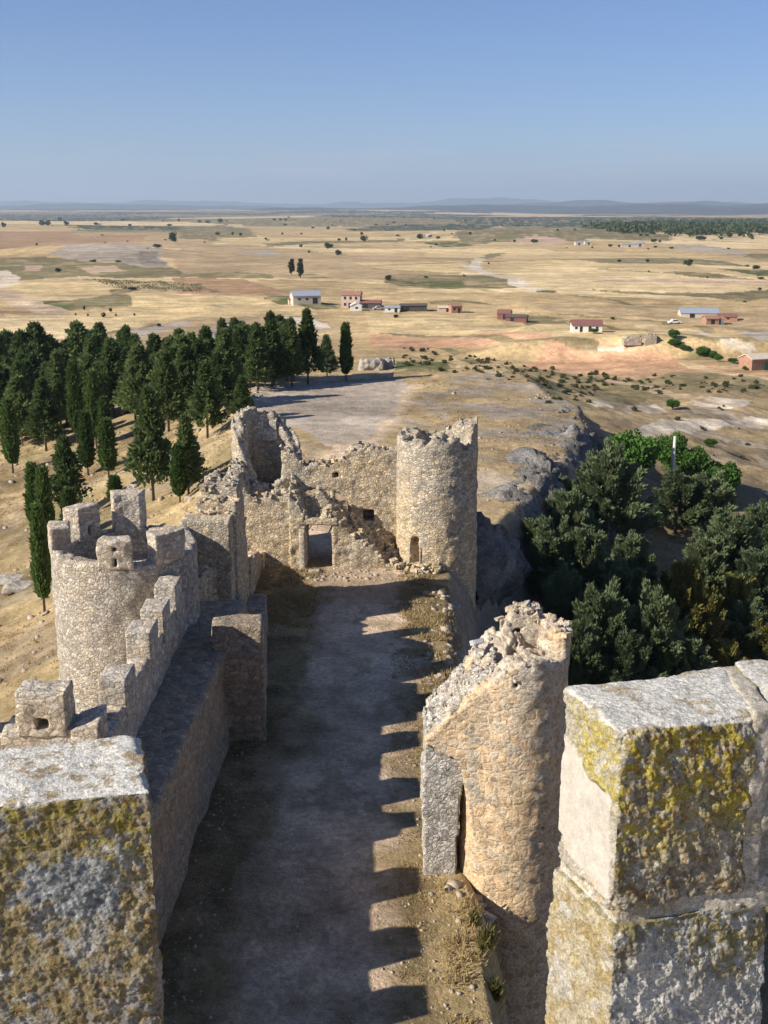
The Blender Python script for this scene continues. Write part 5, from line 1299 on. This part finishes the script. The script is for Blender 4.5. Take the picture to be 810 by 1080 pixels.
# ------------------------------------------------------------------ buildings on the plain
M['plaster_white'] = plain_mat('white_plaster', (.74, .71, .66), .9, .1, .8)
M['plaster_cream'] = plain_mat('cream_plaster', (.56, .48, .37), .9, .12, .8)
M['plaster_pink'] = plain_mat('pink_plaster', (.55, .42, .34), .9, .12, .8)
M['brick'] = plain_mat('red_brick', (.36, .20, .135), .9, .25, 1.5)
M['roof_red'] = plain_mat('red_tiles', (.32, .17, .115), .9, .25, 2)
M['roof_dark'] = plain_mat('dark_red_tiles', (.22, .10, .08), .9, .25, 2)
M['roof_grey'] = plain_mat('grey_sheet_roof', (.30, .33, .38), .5, .1, 1)
M['shed_dark'] = plain_mat('dark_boards', (.10, .085, .07), .9, .3, 2)
M['stone_ruin'] = plain_mat('dry_stone', (.34, .29, .23), .95, .35, 1.4)
M['pane'] = plain_mat('dark_pane', (.03, .032, .036), .25, .1)
M['green_door'] = plain_mat('green_door_paint', (.05, .18, .10), .6, .1)
M['metal'] = plain_mat('galvanised_metal', (.42, .43, .45), .45, .1)
M['pole_mat'] = plain_mat('pale_concrete', (.52, .50, .46), .85, .12)
def bx(x0, x1, y0, y1, z0, z1):
    V = np.array([(x, y, z) for z in (z0, z1) for x, y in ((x0, y0), (x1, y0), (x1, y1), (x0, y1))], float)
    return V, [np.array([(0, 3, 2, 1), (4, 5, 6, 7), (0, 1, 5, 4), (1, 2, 6, 5), (2, 3, 7, 6), (3, 0, 4, 7)])]
def putp(name, VF, mat, parent): return link(name, mesh_from(name, VF[0], VF[1], False), mat, parent)
def house(name, label, cat, px, pb, w, d, h, rh, rz, wall, roof, openings=(), axis='x', chimney=False, group=None, k=.86):
    """openings: (kind, x, z, w, h) on the face turned to the castle"""
    p = G(px, pb); t = thing(name, label, cat, tuple(p), group, rz)
    w *= k; d *= k; h *= k; rh *= k * .9; openings = [(a_, b_ * k, c_ * k, d_ * k, e_ * k) for a_, b_, c_, d_, e_ in openings]
    hw, hd = w / 2, d / 2
    V = [(-hw, -hd, -1), (hw, -hd, -1), (hw, hd, -1), (-hw, hd, -1), (-hw, -hd, h), (hw, -hd, h), (hw, hd, h), (-hw, hd, h)]
    Fs = [[(0, 1, 5, 4), (1, 2, 6, 5), (2, 3, 7, 6), (3, 0, 4, 7)]]
    o = .25
    if axis == 'x':
        V += [(-hw, 0, h + rh), (hw, 0, h + rh)]; tri = [(5, 6, 9), (7, 4, 8)]
        R_ = [(-hw - o, -hd - o, h - .1), (hw + o, -hd - o, h - .1), (hw + o, 0, h + rh + .12), (-hw - o, 0, h + rh + .12), (-hw - o, hd + o, h - .1), (hw + o, hd + o, h - .1)]
    else:
        V += [(0, -hd, h + rh), (0, hd, h + rh)]; tri = [(4, 5, 8), (6, 7, 9)]
        R_ = [(-hw - o, hd + o, h - .1), (-hw - o, -hd - o, h - .1), (0, -hd - o, h + rh + .12), (0, hd + o, h + rh + .12), (hw + o, hd + o, h - .1), (hw + o, -hd - o, h - .1)]
    Fs = [np.array(Fs[0]), np.array(tri)]
    putp('wall', (np.array(V), Fs), wall, t)
    up = np.array(R_); lo = up - np.array([0, 0, .16]); RV = np.concatenate([up, lo])
    rf = [(0, 1, 2, 3), (3, 2, 5, 4), (7, 6, 9, 8), (8, 9, 10, 11), (0, 6, 7, 1), (4, 5, 11, 10), (1, 7, 8, 2), (2, 8, 11, 5), (3, 9, 6, 0), (4, 10, 9, 3)]
    rp = putp('roof', (RV, [np.array(rf)]), roof, t)
    if chimney: putp('chimney', bx(hw * .4, hw * .4 + .6, -.3, .3, h + rh * .5, h + rh + .8), wall, rp)
    for kind, x, z, ow, oh in openings:
        putp(kind, bx(x - ow / 2, x + ow / 2, -hd - .05, -hd + .1, z, z + oh), M['green_door'] if kind == 'door' and 'green' in label else M['pane'], t)
    return t
def S(px, pb): return mpp(G(px, pb))
def px4(x0, a): return x0 + a / S4
house('warehouse', 'long beige warehouse with blue grey gabled roof beside the red roofed house', 'warehouse', 322, 319.5, 12.5, 9, 3.6, 1.9, .25, M['plaster_cream'], M['roof_grey'], (('window', -3.5, 1.6, 1.2, .9), ('window', 0, 1.6, 1.2, .9), ('door', 3.6, 0, 2.2, 2.6)), 'x')
house('outbuilding', 'low shed with pale wall leaning at the left end of the beige warehouse', 'shed', 309.5, 320.5, 4.5, 4, 2.2, .7, .2, M['plaster_pink'], M['roof_dark'], (('door', .6, 0, 1, 1.9),))
house('house', 'two storey pink house with red tiled roof', 'house', 371, 324, 8.2, 7, 5.6, 1.5, -.12, M['plaster_pink'], M['roof_red'], (('window', -2.4, 3.6, 1.0, 1.2), ('window', 0, 3.6, 1.0, 1.2), ('window', 2.4, 3.6, 1.0, 1.2), ('window', -2.4, .9, 1.0, 1.2), ('door', -.4, 0, 1.1, 2.1)), 'x', True)
house('annex', 'small white gabled shed in front of the two storey pink house', 'shed', 375.5, 327.5, 4.6, 4, 2.4, 1.1, .05, M['plaster_white'], M['plaster_white'], (('window', .2, .9, 1.1, .8),), 'y')
house('shed', 'dark open barn right of the pink house', 'barn', 391, 325, 9, 6, 2.6, 1.0, -.1, M['shed_dark'], M['roof_dark'], (('door', -2, 0, 2.2, 2.1),))
house('shed', 'low white walled shed at the left end of the long dark shed', 'shed', 413.5, 329, 6.2, 4, 2.2, .4, 0, M['plaster_white'], M['roof_grey'], (('door', 1.6, 0, 1.2, 1.8), ('window', -1.2, .9, .9, .7)))
house('shed', 'long dark low shed right of the white walled one', 'shed', 436, 328, 11, 5, 2.6, .6, .08, M['shed_dark'], M['shed_dark'], (('door', -3, 0, 1.6, 2.0),))
house('house', 'roofless looking red brick house beside a low tan wall', 'house', 480, 329.5, 4.6, 5, 3.0, .9, .2, M['brick'], M['roof_red'], (('window', -1, 1.2, .9, 1.0), ('door', 1.0, 0, 1.0, 2.0)))
house('low_shed', 'low pinkish shed left of the red brick house', 'shed', 469, 328.5, 5.6, 4, 1.9, .5, 0, M['plaster_pink'], M['plaster_cream'], (('door', 1, 0, 1.0, 1.6),))
house('barn', 'collapsed dark red barn in the middle of the fields', 'barn', 532, 336.5, 5.0, 5, 2.6, 1.2, -.25, M['roof_dark'], M['roof_dark'], (('door', .5, 0, 1.6, 1.9),))
house('barn', 'lower dark red lean-to right of the collapsed barn', 'barn', 545, 338.5, 8.0, 5, 1.9, .6, -.25, M['roof_dark'], M['shed_dark'], (('door', -1.5, 0, 1.4, 1.5),))
house('house', 'white farmhouse with dark red roof and two doors', 'house', 618, 349, 11.0, 7, 2.7, 1.5, -.06, M['plaster_white'], M['roof_dark'], (('door', -2.2, 0, 1.0, 2.0), ('door', 1.0, 0, 1.0, 2.0), ('window', -4, 1.0, .9, .9), ('window', 3.6, 1.0, .9, .9)), k=.68)
house('barn', 'wide low barn with blue grey sheet roof at the far farm', 'barn', 736, 334, 15.0, 9, 2.0, 1.6, -.1, M['plaster_cream'], M['roof_grey'], (('door', -3, 0, 2.0, 1.7),))
house('shed', 'red shed between the grey roofed barn and a white one', 'shed', 749, 341.5, 5.0, 5, 2.3, .9, .1, M['brick'], M['roof_red'], (('door', 0, 0, 1.4, 1.8),))
house('shed', 'tiny white shed in the middle of the far farm', 'shed', 757, 341.5, 3.4, 4, 2.2, .6, 0, M['plaster_white'], M['roof_red'], (('door', 0, 0, 1.0, 1.8),))
house('shed', 'dark red tiled shed at the right end of the far farm', 'shed', 767, 338.5, 7.0, 5, 2.0, .9, -.2, M['brick'], M['roof_dark'], (('window', 0, .8, 1.0, .7),))
house('shed', 'red brick shed with green door at the right edge below the hedge', 'shed', 796, 389, 5.8, 5, 2.9, .9, .35, M['brick'], M['plaster_cream'], (('door', 1.7, 0, 1.5, 1.9),), 'x')
for px, pb, w, h, lb in ((661, 241, 14, 17, 'tall pale block left of two far away by the dark wood'), (667.5, 241, 12, 14, 'pale block right of two far away by the dark wood')):
    t = house('far_building', lb, 'building', px, pb, w, 14, h, .6, .1, M['plaster_cream'], M['roof_grey'], [('window', -w / 2 + w * (i + .5) / 3, 2 + 4 * j, 1.8, 1.8) for i in range(3) for j in range(3)])
for px, pb, w, lb in ((663, 260.5, 20, 'long low white farm building far off left of centre in the right fields'), (674, 259.5, 13, 'second low pale farm building right of the long white one'), (610, 258.5, 9, 'tiny pale far building at the left of the white farm row'), (620, 258, 9, 'tiny pale far building beside another at the foot of the low hills')):
    house('far_farm', lb, 'building', px, pb, w, 9, 3.2, 1.2, .05, M['plaster_cream'], M['roof_grey'], (('door', 0, 0, 2.4, 2.4),))
def ruin():
    p = G(674, 361); t = thing('stone_ruin', 'grey roofless stone ruin at the top of the red earth bank', 'ruin', tuple(p))
    t.scale = (.66, .66, .66)
    V, Fq = voxwall(-6, 6, -2, 2, -1, 3.2, lambda x, y, z: ((np.abs(y) > 1.4) | (np.abs(np.abs(x) - 5.6) < .4)) & (z < np.interp(x, [-6, -3, 0, 3, 3.4, 6], [1.4, 1.9, 1.6, 2.0, 3.0, 2.7]) + rag(x, y, .7, .7, 3)) & ~((np.abs(x - 1) < .6) & (z < 1.6) & (y < 0)), .25, 1, .08, 1)
    link('wall', mesh_from('wall', V, Fq), M['stone_ruin'], t)
ruin()
def car(px, pb, lb, col, rz):
    p = G(px, pb); t = thing('parked_car', lb, 'car', tuple(p), None, rz)
    prof = [(-2.0, .35), (-2.05, .75), (-1.2, .9), (-.7, 1.4), (.8, 1.42), (1.5, .95), (2.05, .85), (2.05, .35)]
    V = np.array([(x, s * .82, z) for s in (-1, 1) for x, z in prof]); n = len(prof)
    putp('body', (V, [np.array([(i, (i + 1) % n, n + (i + 1) % n, n + i) for i in range(n)]), np.array([list(range(n))[::-1]]), np.array([list(range(n, 2 * n))])]), col, t)
    V = np.array([(x, s * .835, z) for s in (-1, 1) for x, z in ((-1.0, .95), (-.62, 1.32), (.75, 1.34), (1.2, .98))])
    putp('windows', (V, [np.array([(0, 1, 2, 3), (7, 6, 5, 4)])]), M['pane'], t)
    for x in (-1.25, 1.3):
        for y in (-.75, .75):
            tv, tf = tube([(x, y - .12, .32), (x, y + .12, .32)], .32, 14); putp('wheel', (tv, tf), M['shed_dark'], t)
car(711, 341.5, 'white car parked in the field left of the far farm', M['plaster_white'], .1)
car(399, 326.8, 'pale grey car parked by the dark open barn', M['metal'], .2)

# ------------------------------------------------------------------ small things
def pole():
    p = G(708, 519); top = PY(709, 460, p[1])[2]
    V, Fs = tube([(0, 0, -.5), (0, 0, (top - p[2]) * .5), (0, 0, top - p[2])], [.17, .15, .12], 10)
    o = link('utility_pole', mesh_from('utility_pole', V, Fs), M['pole_mat']); o.location = tuple(p); tag(o, 'pale concrete pole rising between the bright green leafy trees', 'pole')
pole()
def rail():
    t = thing('handrail', 'grey metal handrail beside the path seen through the open doorway', 'railing', (-3.9, 61, 0))
    a, b = np.array((-4.28, 60.3)), np.array((-3.55, 66.5)); pts = [a + (b - a) * k for k in (0, .5, 1)]
    zs = [h1(*p) for p in pts]
    for p, z in zip(pts, zs): part('post', tube([(p[0], p[1], z - .2), (p[0], p[1], z + 1.1)], .035, 8), M['metal'], t)
    for hh in (1.1, .6): part('rail', tube([(p[0], p[1], z + hh) for p, z in zip(pts, zs)], .03, 8), M['metal'], t)
rail()
def floodlight():
    q = PY(503, 677, 28.7)
    t = thing('floodlight', 'small pale floodlight fixed on the sloping rubble of the ruined tower', 'floodlight', tuple(q))
    putp('housing', bx(-.17, .17, -.10, .10, -.07, .07), M['metal'], t).rotation_euler = (-.5, 0, .5)
    putp('lens', bx(-.14, .14, -.115, -.102, -.055, .055), M['plaster_white'], t).rotation_euler = (-.5, 0, .5)
    putp('bracket', bx(-.03, .03, -.03, .03, -.35, -.05), M['metal'], t)
floodlight()
def boulder(px, pb, w, h, lb, seed, mat='cliffrock'):
    p = G(px, pb); m = mpp(p); w *= m; h *= m
    V, Fq = hexa(rect(-w / 2, w / 2, -w * .4, w * .4, -h * .5), rect(-w * .45, w * .45, -w * .35, w * .35, h), max(w, h) / 26)
    V = relax(V, Fq, 6); N = vnormals(V, Fq); V = V + N * ((fbm(V / w * 3.2, 4, seed) * .16 + (voro(V / w * 4.5, seed)[0] - .5) * .12) * min(w, h * 1.6))[:, None]
    o = link('boulder', mesh_from('boulder', V, Fq, True), M['rock']); o.location = tuple(p); tag(o, lb, 'rock')
M['rock'] = plain_mat('grey_rock', (.36, .32, .265), .95, .4, 2.5, .12)
boulder(392, 390, 26, 10, 'dark grey rock outcrop at the far end of the parking ground', 3)
boulder(410, 388, 12, 9, 'smaller grey rock at the right end of the outcrop by the parking ground', 5)
boulder(22, 620, 34, 5, 'flat pale rock ledge on the dry slope left of the grey tower', 7)
boulder(12, 612, 30, 4, 'upper flat rock ledge on the dry slope left of the grey tower', 8)
boulder(140, 515, 12, 4, 'low grey rocks in the grass behind the grey tower', 9)
def kerb():
    a, b = PZ(330, 404, 0), PZ(415, 398, 0)
    V, Fq = hexa([(a[0], a[1], -.4), (b[0], b[1], -.4), (b[0], b[1] + .5, -.4), (a[0], a[1] + .5, -.4)], [(a[0], a[1], .5), (b[0], b[1], .5), (b[0], b[1] + .5, .5), (a[0], a[1] + .5, .5)], .3)
    V = V + (fbm(V * 1.5, 3, 3) * .06)[:, None]
    o = link('low_wall', mesh_from('low_wall', V, Fq), M['stone_ruin']); tag(o, 'low stone wall along the far side of the parking ground', 'wall')
kerb()
